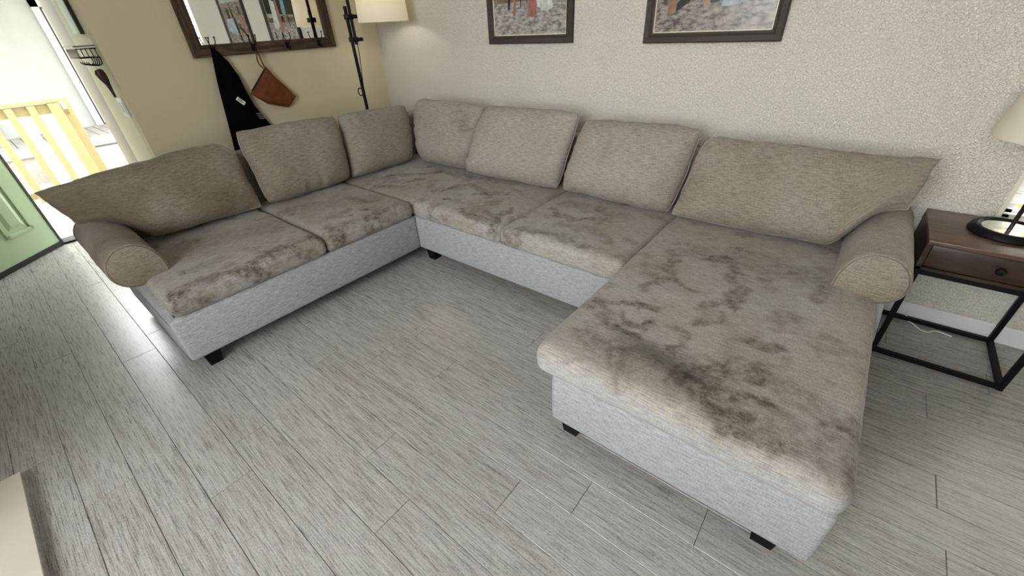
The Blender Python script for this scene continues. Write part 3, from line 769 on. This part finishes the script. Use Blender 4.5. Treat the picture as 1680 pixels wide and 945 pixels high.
for i in range(len(prof)-1):
    for k in range(n): F.append((i*n+k, i*n+(k+1) % n, (i+1)*n+(k+1) % n, (i+1)*n+k))
kb.add(V, F).build('knob', M['blackmetal'], dr, origin=tb['o_'])
q = .020
ly = TY0+.004
for (x, y) in ((TX0+.004, ly), (TX1-.024, ly), (TX0+.004, TY1-.024), (TX1-.024, TY1-.024)):
    MB().box(x, x+q, y, y+q, 0, zb_).build('leg', M['blackmetal'], tb, smooth=False)
for z in (.003, zb_-q-.002):
    for y in (ly, TY1-.024): MB().box(TX0+.024, TX1-.024, y, y+q, z, z+q).build('rail', M['blackmetal'], tb, smooth=False)
    for x in (TX0+.004, TX1-.024): MB().box(x, x+q, ly+q, TY1-.024, z, z+q).build('rail', M['blackmetal'], tb, smooth=False)

LX, LY = 4.352, -.195
lp = thing('table_lamp', 'table lamp with a dark ring base and cream shade on the walnut table', 'lamp', (LX, LY, TZ))
MB().lathe([(0, 0), (.122, 0), (.124, .006), (.118, .022), (.108, .030), (.098, .030), (.092, .024), (.088, .020), (0, .020)], (LX, LY, TZ+.0005), 56).build('base', M['blackmetal'], lp)
MB().lathe([(0, .0205), (.086, .0205), (.086, .0235), (0, .0245)], (LX, LY, TZ+.0005), 48).build('base_plate', mat('glossy_base_plate', (.80, .80, .78), .08, 0.9), lp)
MB().tube([(LX, LY, TZ+.022), (LX, LY, 1.10)], .0075, 14).build('pole', mat('dark_bronze', (.035, .018, .022), .3, .6), lp)
MB().lathe([(.200, .985), (.204, .985), (.205, .995), (.160, 1.27), (.156, 1.27), (.198, .997)], (LX, LY, 0), 64, closed=True).build('shade', M['shade'], lp)
MB().tube([(LX-.17, LY, 1.20), (LX+.17, LY, 1.20)], .003, 8).tube([(LX, LY-.17, 1.20), (LX, LY+.17, 1.20)], .003, 8).build('shade_spider', M['blackmetal'], lp)
MB().lathe([(0, 1.09), (.017, 1.09), (.019, 1.14), (.03, 1.17), (.028, 1.20), (0, 1.215)], (LX, LY, 0), 24).build('bulb', M['white'], lp)

cord = MB().tube([tuple(p) for p in cat_rom([(4.235, -.030, .05), (4.245, -.03, .006), (4.275, -.06, .005), (4.299, -.095, .005), (4.328, -.105, .005), (4.364, -.070, .005), (4.399, -.075, .005), (4.424, -.082, .005)], 6)], .0035, 8)
tag(cord.build('power_cord', M['white'], origin=(4.3, -.08, 0)), 'thin white power cord lying on the floor under the side table', 'cord')

# ------------------------------------------------------------------ framed beach photographs
def sand_mat(name, a, c):
    mt, n, b, L = nodes_of(name); tc = N(n, 'ShaderNodeTexCoord')
    mp = N(n, 'ShaderNodeMapping'); mp.inputs['Scale'].default_value = (26, 26, 60); L.new(tc.outputs['Object'], mp.inputs[0])
    z = N(n, 'ShaderNodeTexNoise', inp={'Scale': 1.0, 'Detail': 4.0, 'Roughness': .6}); L.new(mp.outputs[0], z.inputs['Vector'])
    r = ramp(n, [(.36, a), (.62, c)]); L.new(z.outputs[0], r.inputs[0]); L.new(r.outputs[0], b.inputs['Base Color']); b.inputs['Roughness'].default_value = .25
    return mt
SAND1 = sand_mat('printed_sand', (.17, .155, .145), (.50, .47, .43)); SAND2 = sand_mat('printed_warm_sand', (.085, .07, .06), (.37, .33, .29))
def pm_(name, c): return mat(name, c, .3, 0, 0, 100, .3, 25)
PC = dict(hedge=pm_('print_hedge', (.012, .016, .010)), rail=pm_('print_pale_ledge', (.36, .33, .27)), stone=pm_('print_stone', (.17, .115, .075)),
          black=pm_('print_black', (.008, .008, .010)), blue=pm_('print_blue', (.17, .33, .40)), skin=pm_('print_skin', (.36, .19, .11)), tan=pm_('print_tan', (.30, .17, .08)),
          pink=pm_('print_pink', (.36, .155, .13)), whited=pm_('print_white', (.60, .61, .58)), pale=pm_('print_pale_blue', (.34, .41, .45)), hair=pm_('print_hair', (.06, .035, .02)), sea=pm_('print_haze', (.40, .42, .42)))
def frame(x0, x1, z0, z1, label, bgm, bands, figs):
    fr = thing('framed_photo', label, 'picture', ((x0+x1)/2, 0, z0), 'framed beach photographs')
    wd_, dp = .050, .032
    pf = [(0, -.002), (0, -.026), (.006, -dp), (.030, -dp+.002), (.040, -.020), (wd_, -.018), (wd_, -.002)]
    V = []; F = []; n = len(pf)
    for (cx, cz, sx, sz) in ((x0, z0, 1, 1), (x1, z0, -1, 1), (x1, z1, -1, -1), (x0, z1, 1, -1)):
        for o_, y in pf: V.append((cx+sx*o_, y, cz+sz*o_))
    for i in range(4):
        j = (i+1) % 4
        for k in range(n): F.append((i*n+k, i*n+(k+1) % n, j*n+(k+1) % n, j*n+k))
    b = MB().add(V, F); b.build('frame', M['pframe'], fr, smooth=False)
    l0 = wd_-.001; w2 = .006
    b = MB()
    for q in ((x0+l0, x1-l0, z0+l0, z0+l0+w2), (x0+l0, x1-l0, z1-l0-w2, z1-l0), (x0+l0, x0+l0+w2, z0+l0, z1-l0), (x1-l0-w2, x1-l0, z0+l0, z1-l0)): b.box(q[0], q[1], -.015, -.006, q[2], q[3])
    b.build('liner', mat('cream_liner', (.80, .74, .55), .5), fr, smooth=False)
    a0, a1, c0, c1 = x0+l0+w2, x1-l0-w2, z0+l0+w2, z1-l0-w2
    b = MB(); mats = [bgm]
    b.add([(a0, -.008, c0), (a1, -.008, c0), (a1, -.008, c1), (a0, -.008, c1)], [(0, 1, 2, 3)], 0)
    W = a1-a0; lay = 0
    for mn, pts in bands+figs:
        lay += 1
        if PC[mn] not in mats: mats.append(PC[mn])
        pts = [(a0+W*p[0], c0+p[1]) for p in pts]; y = -.008-.00012*lay
        b.add([(p[0], y, p[1]) for p in pts], [tuple(range(len(pts)))], mats.index(PC[mn]))
    b.build('print', mats, fr, smooth=False, recalc=False)
def P1(pts): return [((x-205)/1105, (553-y)*.00058) for x, y in pts]
frame(1.383, 2.098, 1.313, 2.21, 'left beach photo of a standing family in a dark wood frame', SAND1,
 [('stone', P1([(205, 235), (1310, 210), (1310, 130), (205, 145)])), ('rail', P1([(205, 152), (1310, 90), (1310, 55), (205, 115)])), ('hedge', P1([(205, 118), (1310, 60), (1310, -250), (205, -250)])), ('sea', P1([(205, -250), (1310, -250), (1310, -800), (205, -800)]))],
 [('black', P1([(400, 180), (440, 140), (500, 60), (480, 190), (465, 300), (430, 300), (440, 200)])), ('blue', P1([(480, -160), (600, -160), (650, 60), (590, 105), (510, 112), (485, 40)])),
  ('skin', P1([(505, 110), (585, 108), (560, 230), (555, 360), (520, 360), (525, 230)])), ('tan', P1([(575, 120), (645, 90), (640, 190), (575, 215)])),
  ('black', P1([(645, 120), (735, 115), (745, 270), (728, 215), (690, 190), (655, 210), (640, 285), (632, 270)])), ('pink', P1([(765, 50), (780, -140), (850, -140), (870, 60), (885, 360), (830, 385), (750, 375)])),
  ('whited', P1([(880, 60), (870, -120), (970, -140), (960, 200), (940, 300), (895, 290)])), ('whited', P1([(960, 20), (970, -160), (1050, -160), (1075, 40), (1122, 300), (1040, 335), (950, 325)])),
  ('hair', P1([(520, -250), (575, -250), (590, -200), (570, -160), (515, -160)])), ('hair', P1([(790, -230), (840, -230), (850, -140), (785, -140)])), ('hair', P1([(990, -250), (1035, -250), (1050, -160), (980, -160)]))])
def P2(pts): return [((x-195)/1190, (322-y)*.00056) for x, y in pts]
frame(2.584, 3.296, 1.303, 2.21, 'right beach photo of seated people in a dark wood frame', SAND2,
 [('sea', P2([(195, -500), (1385, -500), (1385, -1100), (195, -1100)]))],
 [('pink', P2([(320, 60), (330, -250), (520, -250), (500, 0), (420, 70)])), ('tan', P2([(320, 60), (410, 70), (405, 165), (350, 175), (325, 140)])),
  ('black', P2([(410, 90), (560, -20), (700, -60), (720, 10), (600, 40), (500, 110), (410, 160)])), ('skin', P2([(640, 30), (760, 20), (740, 120), (700, 140), (690, 100)])), ('black', P2([(750, 60), (760, -200), (1000, -200), (900, -10), (840, 100), (760, 105)])),
  ('pale', P2([(870, 130), (880, 20), (900, -200), (1300, -200), (1385, -20), (1380, 40), (1180, 90), (940, 135)])),
  ('hair', P2([(400, -400), (500, -400), (520, -250), (390, -250)])), ('hair', P2([(820, -380), (940, -380), (950, -200), (810, -200)])), ('hair', P2([(1050, -390), (1170, -390), (1190, -200), (1040, -200)]))])

# ------------------------------------------------------------------ mirror with hooks
MY0, MY1, MZ0, MZ1 = -1.541, -.461, 1.339, 2.10
mr = thing('wall_mirror', 'dark rustic wood mirror with a rail of black coat hooks on the left wall', 'mirror', (0, (MY0+MY1)/2, MZ0))
fwid = .074
def mrail(p, q, p2, q2, mtl):   # outer p->q, inner p2->q2 in (y,z)
    xs = (.002, .030, .034, .018)
    V = [];
    for (o_, i_) in ((p, p2), (q, q2)):
        for k, f in ((0, 0.0), (1, 0.0), (2, .30), (2, .62), (3, 1.0), (0, 1.0)):
            V.append((xs[k], o_[0]+(i_[0]-o_[0])*f, o_[1]+(i_[1]-o_[1])*f))
    F = [(k, (k+1) % 6, 6+(k+1) % 6, 6+k) for k in range(6)]+[(5, 4, 3, 2, 1, 0), (6, 7, 8, 9, 10, 11)]
    MB().add(V, F).build('frame_rail', mtl, mr, smooth=False)
o4 = [(MY0, MZ0), (MY1, MZ0), (MY1, MZ1), (MY0, MZ1)]; w_ = fwid
i4 = [(MY0+w_, MZ0+w_), (MY1-w_, MZ0+w_), (MY1-w_, MZ1-w_), (MY0+w_, MZ1-w_)]
for k in range(4):
    j = (k+1) % 4; mrail(o4[k], o4[j], i4[k], i4[j], M['rustic_y'] if k % 2 == 0 else M['rustic_z'])
MB().box(.006, .012, MY0+w_-.004, MY1-w_+.004, MZ0+w_-.004, MZ1-w_+.004).build('glass', M['mirror'], mr, smooth=False)
HK = [-1.415, -1.140, -.880, -.615]
for hy in HK:
    hk = MB().box(.030, .040, hy-.013, hy+.013, MZ0+.015, MZ0+.060, .003).build('hook', M['blackmetal'], mr)
    b = MB()
    for sg in (-1, 1):
        b.tube([tuple(p) for p in cat_rom([(.040, hy, MZ0+.045), (.060, hy+sg*.012, MZ0+.062), (.070, hy+sg*.022, MZ0+.088), (.066, hy+sg*.026, MZ0+.112)], 5)], .0032, 8)
        b.lathe([(0, -.006), (.005, -.003), (.006, 0), (.005, .003), (0, .006)], (.066, hy+sg*.026, MZ0+.115), 10)
    b.tube([tuple(p) for p in cat_rom([(.040, hy, MZ0+.030), (.058, hy, MZ0+.012), (.074, hy, MZ0+.012), (.082, hy, MZ0+.030)], 5)], .004, 8)
    b.build('prong', M['blackmetal'], hk, origin=mr['o_'])

# black coat on the first hook
ct = thing('hanging_coat', 'black cloth coat hanging from the first mirror hook behind the pillows', 'coat', (.05, -1.42, .55))
zs = [1.385, 1.36, 1.30, 1.20, 1.10, 1.00, .90, .80, .70, .60, .55]
lft = [-1.428, -1.434, -1.446, -1.465, -1.480, -1.493, -1.506, -1.520, -1.535, -1.54, -1.54]
rgt = [-1.400, -1.385, -1.345, -1.310, -1.298, -1.278, -1.232, -1.180, -1.13, -1.11, -1.11]
V = []; F = []; n = 48
for i, z in enumerate(zs):
    c = (lft[i]+rgt[i])/2; hw = (rgt[i]-lft[i])/2; dep = min(.034, .016+.02*i/4)
    for k in range(n):
        a = 2*math.pi*k/n; f = 1+.22*math.sin(a*5+i*.25)*min(1, i/4)
        V.append((.042+dep*math.sin(a)*f, c+hw*math.cos(a), z))
for i in range(len(zs)-1):
    for k in range(n): F.append((i*n+k, i*n+(k+1) % n, (i+1)*n+(k+1) % n, (i+1)*n+k))
F.append(tuple(range(n))); F.append(tuple((len(zs)-1)*n+k for k in range(n)))
MB().add(V, F).build('cloth', M['blackfab'], ct)
b = MB(); b.bar((.084, -1.396, 1.072), (.086, -1.356, 1.026), .026, .002, up=(1, 0, 0)); tg = b.build('brand_tag', M['white'], ct, smooth=False)
b = MB()
for k, (a, c) in enumerate(((-.006, .7), (0, .9), (.006, .6))):
    b.bar((.0855, -1.390+a*.7+.002, 1.066+a*.8), (.0875, -1.390+.034*c+a*.7, 1.066-.039*c+a*.8), .003, .0008, up=(1, 0, 0))
b.build('tag_print', M['blackfab'], tg, origin=ct['o_'], smooth=False)
b = MB()
for k in range(4): b.bar((.082, -1.300+.004*k, .950-.013*k), (.082, -1.262+.004*k+.008*(k % 2), .944-.013*k), .004, .0008, up=(1, 0, 0))
b.build('small_print', mat('grey_print', (.35, .35, .35), .6), ct, smooth=False)

# tan leather pouch on the second hook
pc = pillow('tan brown leather pouch hanging from the second mirror hook', [(-1, .055, -1.275, 1.085), (-.2, .060, -1.18, 1.000), (1, .055, -1.030, .950)], [(-1, .050, -1.108, 1.250), (1, .055, -.952, 1.022)], .055, (1, 0, .1), 11, round_=.0, ears=.01, wr=.004, pw=(3, 3), res=(30, 24), m='leather', name='leather_pouch', cat='bag', group=None, origin=(.05, -1.1, .95))
b = MB()
b.tube([tuple(p) for p in cat_rom([(.060, -1.118, 1.245), (.066, -1.128, 1.30), (.070, -1.137, 1.345), (.074, -1.140, 1.354), (.066, -1.146, 1.340), (.058, -1.150, 1.28), (.056, -1.128, 1.240)], 6)], .005, 8)
s_ = b.build('wrist_strap', M['leather'], None, origin=(.05, -1.1, .95)); s_.location = (0, 0, 0); s_.parent = pc
b = MB().bar((.062, -1.268, 1.10), (.060, -1.118, 1.238), .006, .004, up=(1, 0, 0)); s_ = b.build('zip', M['blackmetal'], None, origin=(.05, -1.1, .95)); s_.location = (0, 0, 0); s_.parent = pc

# ------------------------------------------------------------------ floor lamp in the corner
FX, FY = .285, -.462
fl = thing('floor_lamp', 'black adjustable floor lamp with a cream drum shade in the room corner', 'lamp', (FX, FY, 0))
MB().lathe([(0, 0), (.125, 0), (.125, .012), (.118, .020), (0, .022)], (FX, FY, 0), 40).build('base', M['blackmetal'], fl)
MB().tube([(FX, FY, .02), (FX, FY, 1.61)], .0135, 14).build('pole', M['blackmetal'], fl)
ox, oy = .026, .018
MB().tube([(FX+ox, FY+oy, 1.35), (FX+ox, FY+oy, 1.76)], .0125, 14).build('upper_pole', M['blackmetal'], fl)
for z in (1.385, 1.54):
    cl = MB().box(FX-.018, FX+ox+.018, FY-.018, FY+oy+.018, z-.018, z+.018, .005).build('clamp', M['blackmetal'], fl)
    MB().tube([(FX+ox, FY+oy, z), (FX+ox+.048, FY+oy+.036, z)], .013, 12).build('knob', M['blackmetal'], cl, origin=fl['o_'])
SX, SY = .50, -.275
MB().tube([(FX+ox, FY+oy, 1.73), (SX, SY, 1.73)], .007, 10).tube([(SX, SY, 1.74), (SX, SY, 1.66)], .016, 14).build('shade_arm', M['blackmetal'], fl)
MB().lathe([(.193, 1.497), (.197, 1.497), (.180, 1.79), (.176, 1.79)], (SX, SY, 0), 64, closed=True).build('shade', M['shade'], fl)
MB().lathe([(0, 1.635), (.016, 1.637), (.018, 1.66), (.016, 1.67), (0, 1.672)], (SX, SY, 0), 20).build('bulb_socket', M['blackmetal'], fl)
bl = bpy.data.lights.new('floor_lamp_light', 'POINT'); bl.energy = 0.75; bl.color = (1.0, 0.93, 0.80); bl.shadow_soft_size = 0.03
bo = bpy.data.objects.new('floor_lamp_light', bl); COL.objects.link(bo); bo.parent = fl; bo.location = (SX-FX, SY-FY, 1.60)
MB().tube([tuple(p) for p in cat_rom([(FX+.030, FY+.022, 1.37), (FX+.030, FY+.020, 1.28), (FX+.020, FY+.012, 1.16), (FX+.016, FY-.006, .98)], 6)], .0032, 8).build('cord', M['blackmetal'], fl)
MB().tube([(FX-.012+.014*math.cos(a)-.008, FY-.010+.012*math.cos(a)-.006, 1.0+.030*math.sin(a)) for a in np.linspace(0, 2*math.pi, 18)], .0045, 8, cap=False).build('cord_switch', M['blackmetal'], fl)

# ------------------------------------------------------------------ small things on the entry wall
tag(MB().box(-.085, -.075, -2.113, -2.011, 1.437, 1.449).box(-.40, -.075, -2.113, -2.011, 1.445, 1.451).build('key_shelf', M['white'], origin=(-.2, -2.06, 1.437)), 'small white ledge on the cream entry wall above wire baskets', 'shelf')
rk = thing('wire_key_rack', 'black wire mail basket with key hooks on the entry wall', 'rack', (-.22, -2.06, 1.34))
b = MB(); r = .0028
for z in (1.432, 1.385):
    b.tube([(-.08, -2.013, z), (-.08, -2.108, z), (-.38, -2.108, z), (-.38, -2.013, z), (-.08, -2.013, z)], r, 6)
b.build('basket_rim', M['blackmetal'], rk)
b = MB()
for x in np.linspace(-.38, -.08, 9): b.tube([(x, -2.108, 1.432), (x, -2.108, 1.385), (x, -2.013, 1.385)], r*.8, 6)
for y in np.linspace(-2.108, -2.02, 5): b.tube([(-.08, y, 1.432), (-.08, y, 1.385)], r*.8, 6)
b.build('basket_wire', M['blackmetal'], rk)
for x in (-.09, -.15, -.21, -.27, -.33):
    MB().tube([tuple(p) for p in cat_rom([(x, -2.016, 1.385), (x, -2.018, 1.35), (x, -2.045, 1.340), (x, -2.075, 1.350), (x, -2.080, 1.362)], 4)], r, 6).build('hook', M['blackmetal'], rk)
kh = thing('key_holder', 'dark red leather key holder hanging below the wire rack', 'key holder', (-.095, -2.04, 1.155))
V = []; F = []; n = 16
for z, ry, rx, dy in ((1.322, .006, .006, -.004), (1.315, .020, .012, -.006), (1.295, .026, .014, -.006), (1.265, .022, .013, -.002), (1.235, .013, .010, .002), (1.195, .008, .007, .004), (1.158, .007, .005, .005)):
    for k in range(n):
        a = 2*math.pi*k/n; V.append((-.095+rx*math.cos(a), -2.042+dy+ry*math.sin(a)*(1+.15*math.sin(3*a)), z))
for i in range(6):
    for k in range(n): F.append((i*n+k, i*n+(k+1) % n, (i+1)*n+(k+1) % n, (i+1)*n+k))
F += [tuple(range(n)), tuple(6*n+k for k in range(n))]
MB().add(V, F).build('leather_flap', M['maroon'], kh)
MB().tube([(-.095+.001, -2.046+.012*math.cos(a), 1.330+.012*math.sin(a)) for a in np.linspace(0, 2*math.pi, 14)], .0016, 6, cap=False).build('ring', M['steel'], kh)
sw = thing('light_switch', 'white double rocker light switch plate on the entry wall', 'switch', (-.155, YE, 1.03))
MB().box(-.225, -.085, YE-.009, YE-.001, 1.030, 1.147, .003).build('plate', M['white'], sw)
for x in (-.188, -.122): MB().box(x-.018, x+.018, YE-.013, YE-.008, 1.055, 1.122, .002).build('rocker', M['white'], sw)
wb = thing('wall_panel', 'narrow white panel with a black edge high on the entry wall', 'panel', (-.28, YE, 1.51))
MB().box(-.40, -.20, YE-.018, YE-.001, 1.512, 1.95, .003).build('panel_face', M['white'], wb)
MB().box(-.198, -.172, YE-.020, YE-.001, 1.508, 1.95, .002).build('panel_edge', M['rubber'], wb)

# low white painted slab at the near left
hb = thing('hearth_slab', 'low cream-white painted slab with a chipped edge on the floor', 'slab', (2.4, -3.6, 0))
MB().box(1.545, 3.3, -4.05, -3.200, .030, .040, .002).build('slab_top', M['board'], hb)
MB().box(1.547, 3.298, -4.048, -3.201, 0, .030, .001).build('slab_edge', M['boardside'], hb)

# ------------------------------------------------------------------ outside the entry door
GZ = -.62
tag(MB().box(-30, 30, -30, 30, GZ-.2, GZ).build('ground', M['grass'], smooth=False), kind='structure')
pd = thing('porch_deck', None, None, (-2.3, -2.4, GZ), kind='structure')
MB().box(-3.05, XD-.12, -3.6, -1.4, GZ, -.035).build('deck_base', M['conc'], pd, smooth=False)
for k in range(11):
    x = -3.05+k*.14; MB().box(x+.003, min(x+.137, XD-.125), -3.6, -1.4, -.034, -.012, .003).build('deck_board', M['deck'], pd, smooth=False)
rl = thing('porch_railing', 'pale yellow painted porch railing seen through the open door', 'railing', (-2.97, -2.6, -.012))
RX = -2.97
MB().box(RX-.07, RX+.05, -3.6, -2.03, .965, 1.003, .004).build('top_rail', M['yellow'], rl, smooth=False)
MB().box(RX-.02, RX+.02, -3.6, -2.09, .868, .955, .003).build('sub_rail', M['yellow'], rl, smooth=False)
MB().box(RX-.02, RX+.02, -3.6, -2.09, .08, .15, .003).build('bottom_rail', M['yellow'], rl, smooth=False)
for y in [-2.255-.165*k for k in range(8)]:
    MB().box(RX+.022, RX+.050, y-.03, y+.03, .04, .955, .003).build('baluster', M['yellow'], rl, smooth=False)
MB().box(RX-.045, RX+.050, -2.125, -2.035, -.012, .962, .004).build('post', M['yellow'], rl, smooth=False)
MB().box(RX-.18, RX-.09, -2.03, -1.94, -.30, .990, .004).build('post', M['yellow'], rl, smooth=False)
MB().bar((RX-.02, -2.0, .93), (RX-1.2, -1.98, .25), .035, .09).build('stair_rail', M['yellow'], rl, smooth=False)
lb = MB().bar((-4.9, -2.31, .80), (-3.6, -2.28, -.20), .16, .03, up=(1, 0, .8), bev=.003)
tag(lb.build('leaning_board', mat('blue_white_board', (.34, .37, .45), .5), origin=(-4.2, -2.3, GZ)), 'bluish white board sloping behind the yellow railing', 'board')
tag(MB().box(-5.6, -5.5, -2.10, -1.72, GZ, .62, .01).build('low_wall', mat('beige_stucco', (.52, .48, .38), .9, 0, .3, 40), origin=(-5.55, -1.9, GZ)), 'low beige stucco wall behind the yellow railing post', 'wall')

nb = thing('neighbour_house', 'pale stucco house front across the yard with a white door', 'house', (-9.2, -1.5, GZ))
NX = -9.15
MB().box(NX-.3, NX-.002, -9, 3.5, GZ, 3.6).build('stucco_wall', M['outwall'], nb, smooth=False)
MB().box(NX, NX+.02, -.95, .04, 0, 2.12).build('door_gap', M['rubber'], nb, smooth=False)
dn_ = MB().box(NX+.021, NX+.04, -.90, -.01, .02, 2.07).build('door', M['outdoor'], nb, smooth=False)
b = MB()
for q in ((-1.04, -.93, 0, 2.21), (.02, .13, 0, 2.21), (-1.04, .13, 2.10, 2.21)): b.box(NX, NX+.06, q[0], q[1], q[2], q[3])
b.build('door_casing', M['outdoor'], nb, smooth=False)
MB().tube([(NX+.04, -.14-.70, 1.0), (NX+.10, -.14-.70, 1.0), (NX+.10, -.14-.58, .99)], .013, 10).build('door_lever', M['steel'], dn_, origin=nb['o_'])
for (y0, y1) in ((-3.1, -2.55),):
    MB().box(NX, NX+.05, y0, y1, .05, 2.3).build('teal_trim_board', M['teal'], nb, smooth=False)
    MB().box(NX, NX+.07, y1, y1+.10, .05, 2.3).build('corner_board', M['outdoor'], nb, smooth=False)
dk = thing('neighbour_deck', 'grey plank deck with concrete steps below the white outer door', 'deck', (-8.3, -1.2, GZ))
MB().box(NX+.005, -7.56, -4.5, 1.5, GZ, -.025).build('deck_body', M['conc'], dk, smooth=False)
MB().box(-7.56, -7.50, -4.5, 1.5, -.16, 0, .005).build('fascia', M['outdoor'], dk, smooth=False)
y = -4.5
while y < 1.5:
    MB().box(NX+.075, -7.51, y+.006, y+.134, -.024, .001, .003).build('deck_board', M['deck'], dk, smooth=False); y += .14
for k, (xa_, z) in enumerate(((-7.50, -.19), (-7.18, -.37), (-6.86, -.52))):
    MB().box(xa_, xa_+.33, -2.1, 1.0, GZ, z, .01).build('step', M['conc'], dk, smooth=False)

tag(MB().box(-1.6, 8.6, .121, .70, 2.60, 2.68).build('sun_block_eave', M['trim'], smooth=False), kind='structure')   # unseen eave added to keep the sun out of the back window

tag(MB().box(-1.5, 9.5, -9.0, YF-.125, GZ, -.03).build('bounce_slab', mat('pale_bounce_slab', (0.45, 0.43, 0.40), .9), smooth=False), kind='structure')  # unseen pale slab added to bounce daylight in through the rear window

MB().box(NX+.01, -6.4, -6.0, 2.5, 2.75, 2.85).build('shading_roof', M['cream'], nb, smooth=False)  # unseen roof added to shade the neighbour's front and deck

# yellow-leaved shrubs outside the back window
def shrub(x, y, h, rad, seed, label):
    rnd = random.Random(seed); t = thing('leafy_shrub', label, 'shrub', (x, y, GZ), 'yellow shrubs outside the back window')
    b = MB()
    for k in range(5):
        a = rnd.random()*6.28; b.tube([(x, y, GZ), (x+.15*math.cos(a), y+.15*math.sin(a), GZ+h*.5), (x+rad*.6*math.cos(a), y+rad*.6*math.sin(a), GZ+h*.85)], [.02, .014, .006], 6)
    b.build('stem', M['bark'], t)
    b = MB()
    for k in range(1500):
        a = rnd.random()*6.28; ph = math.acos(rnd.uniform(-.6, 1)); rr = rad*rnd.uniform(.6, 1)
        c = Vector((x+rr*math.sin(ph)*math.cos(a), y+rr*math.sin(ph)*math.sin(a), GZ+h*.55+rr*1.3*math.cos(ph)))
        u = Vector((rnd.uniform(-1, 1), rnd.uniform(-1, 1), rnd.uniform(-1, 1))).normalized(); w = u.cross(Vector((rnd.uniform(-1, 1), rnd.uniform(-1, 1), .3))).normalized(); s = rnd.uniform(.03, .06)
        b.add([c-u*s, c+w*s*.45, c+u*s, c-w*s*.45], [(0, 1, 2, 3)])
    f = b.build('foliage', M['leaf'], t, smooth=False, recalc=False); f['kind'] = 'stuff'
shrub(4.75, 1.15, 2.2, .75, 1, 'yellow leafy shrub outside the window, nearer the picture wall')
shrub(6.75, 1.3, 2.4, .85, 2, 'yellow leafy shrub outside the window, farther right')

for o in SC.objects:
    if 'o_' in o: del o['o_']
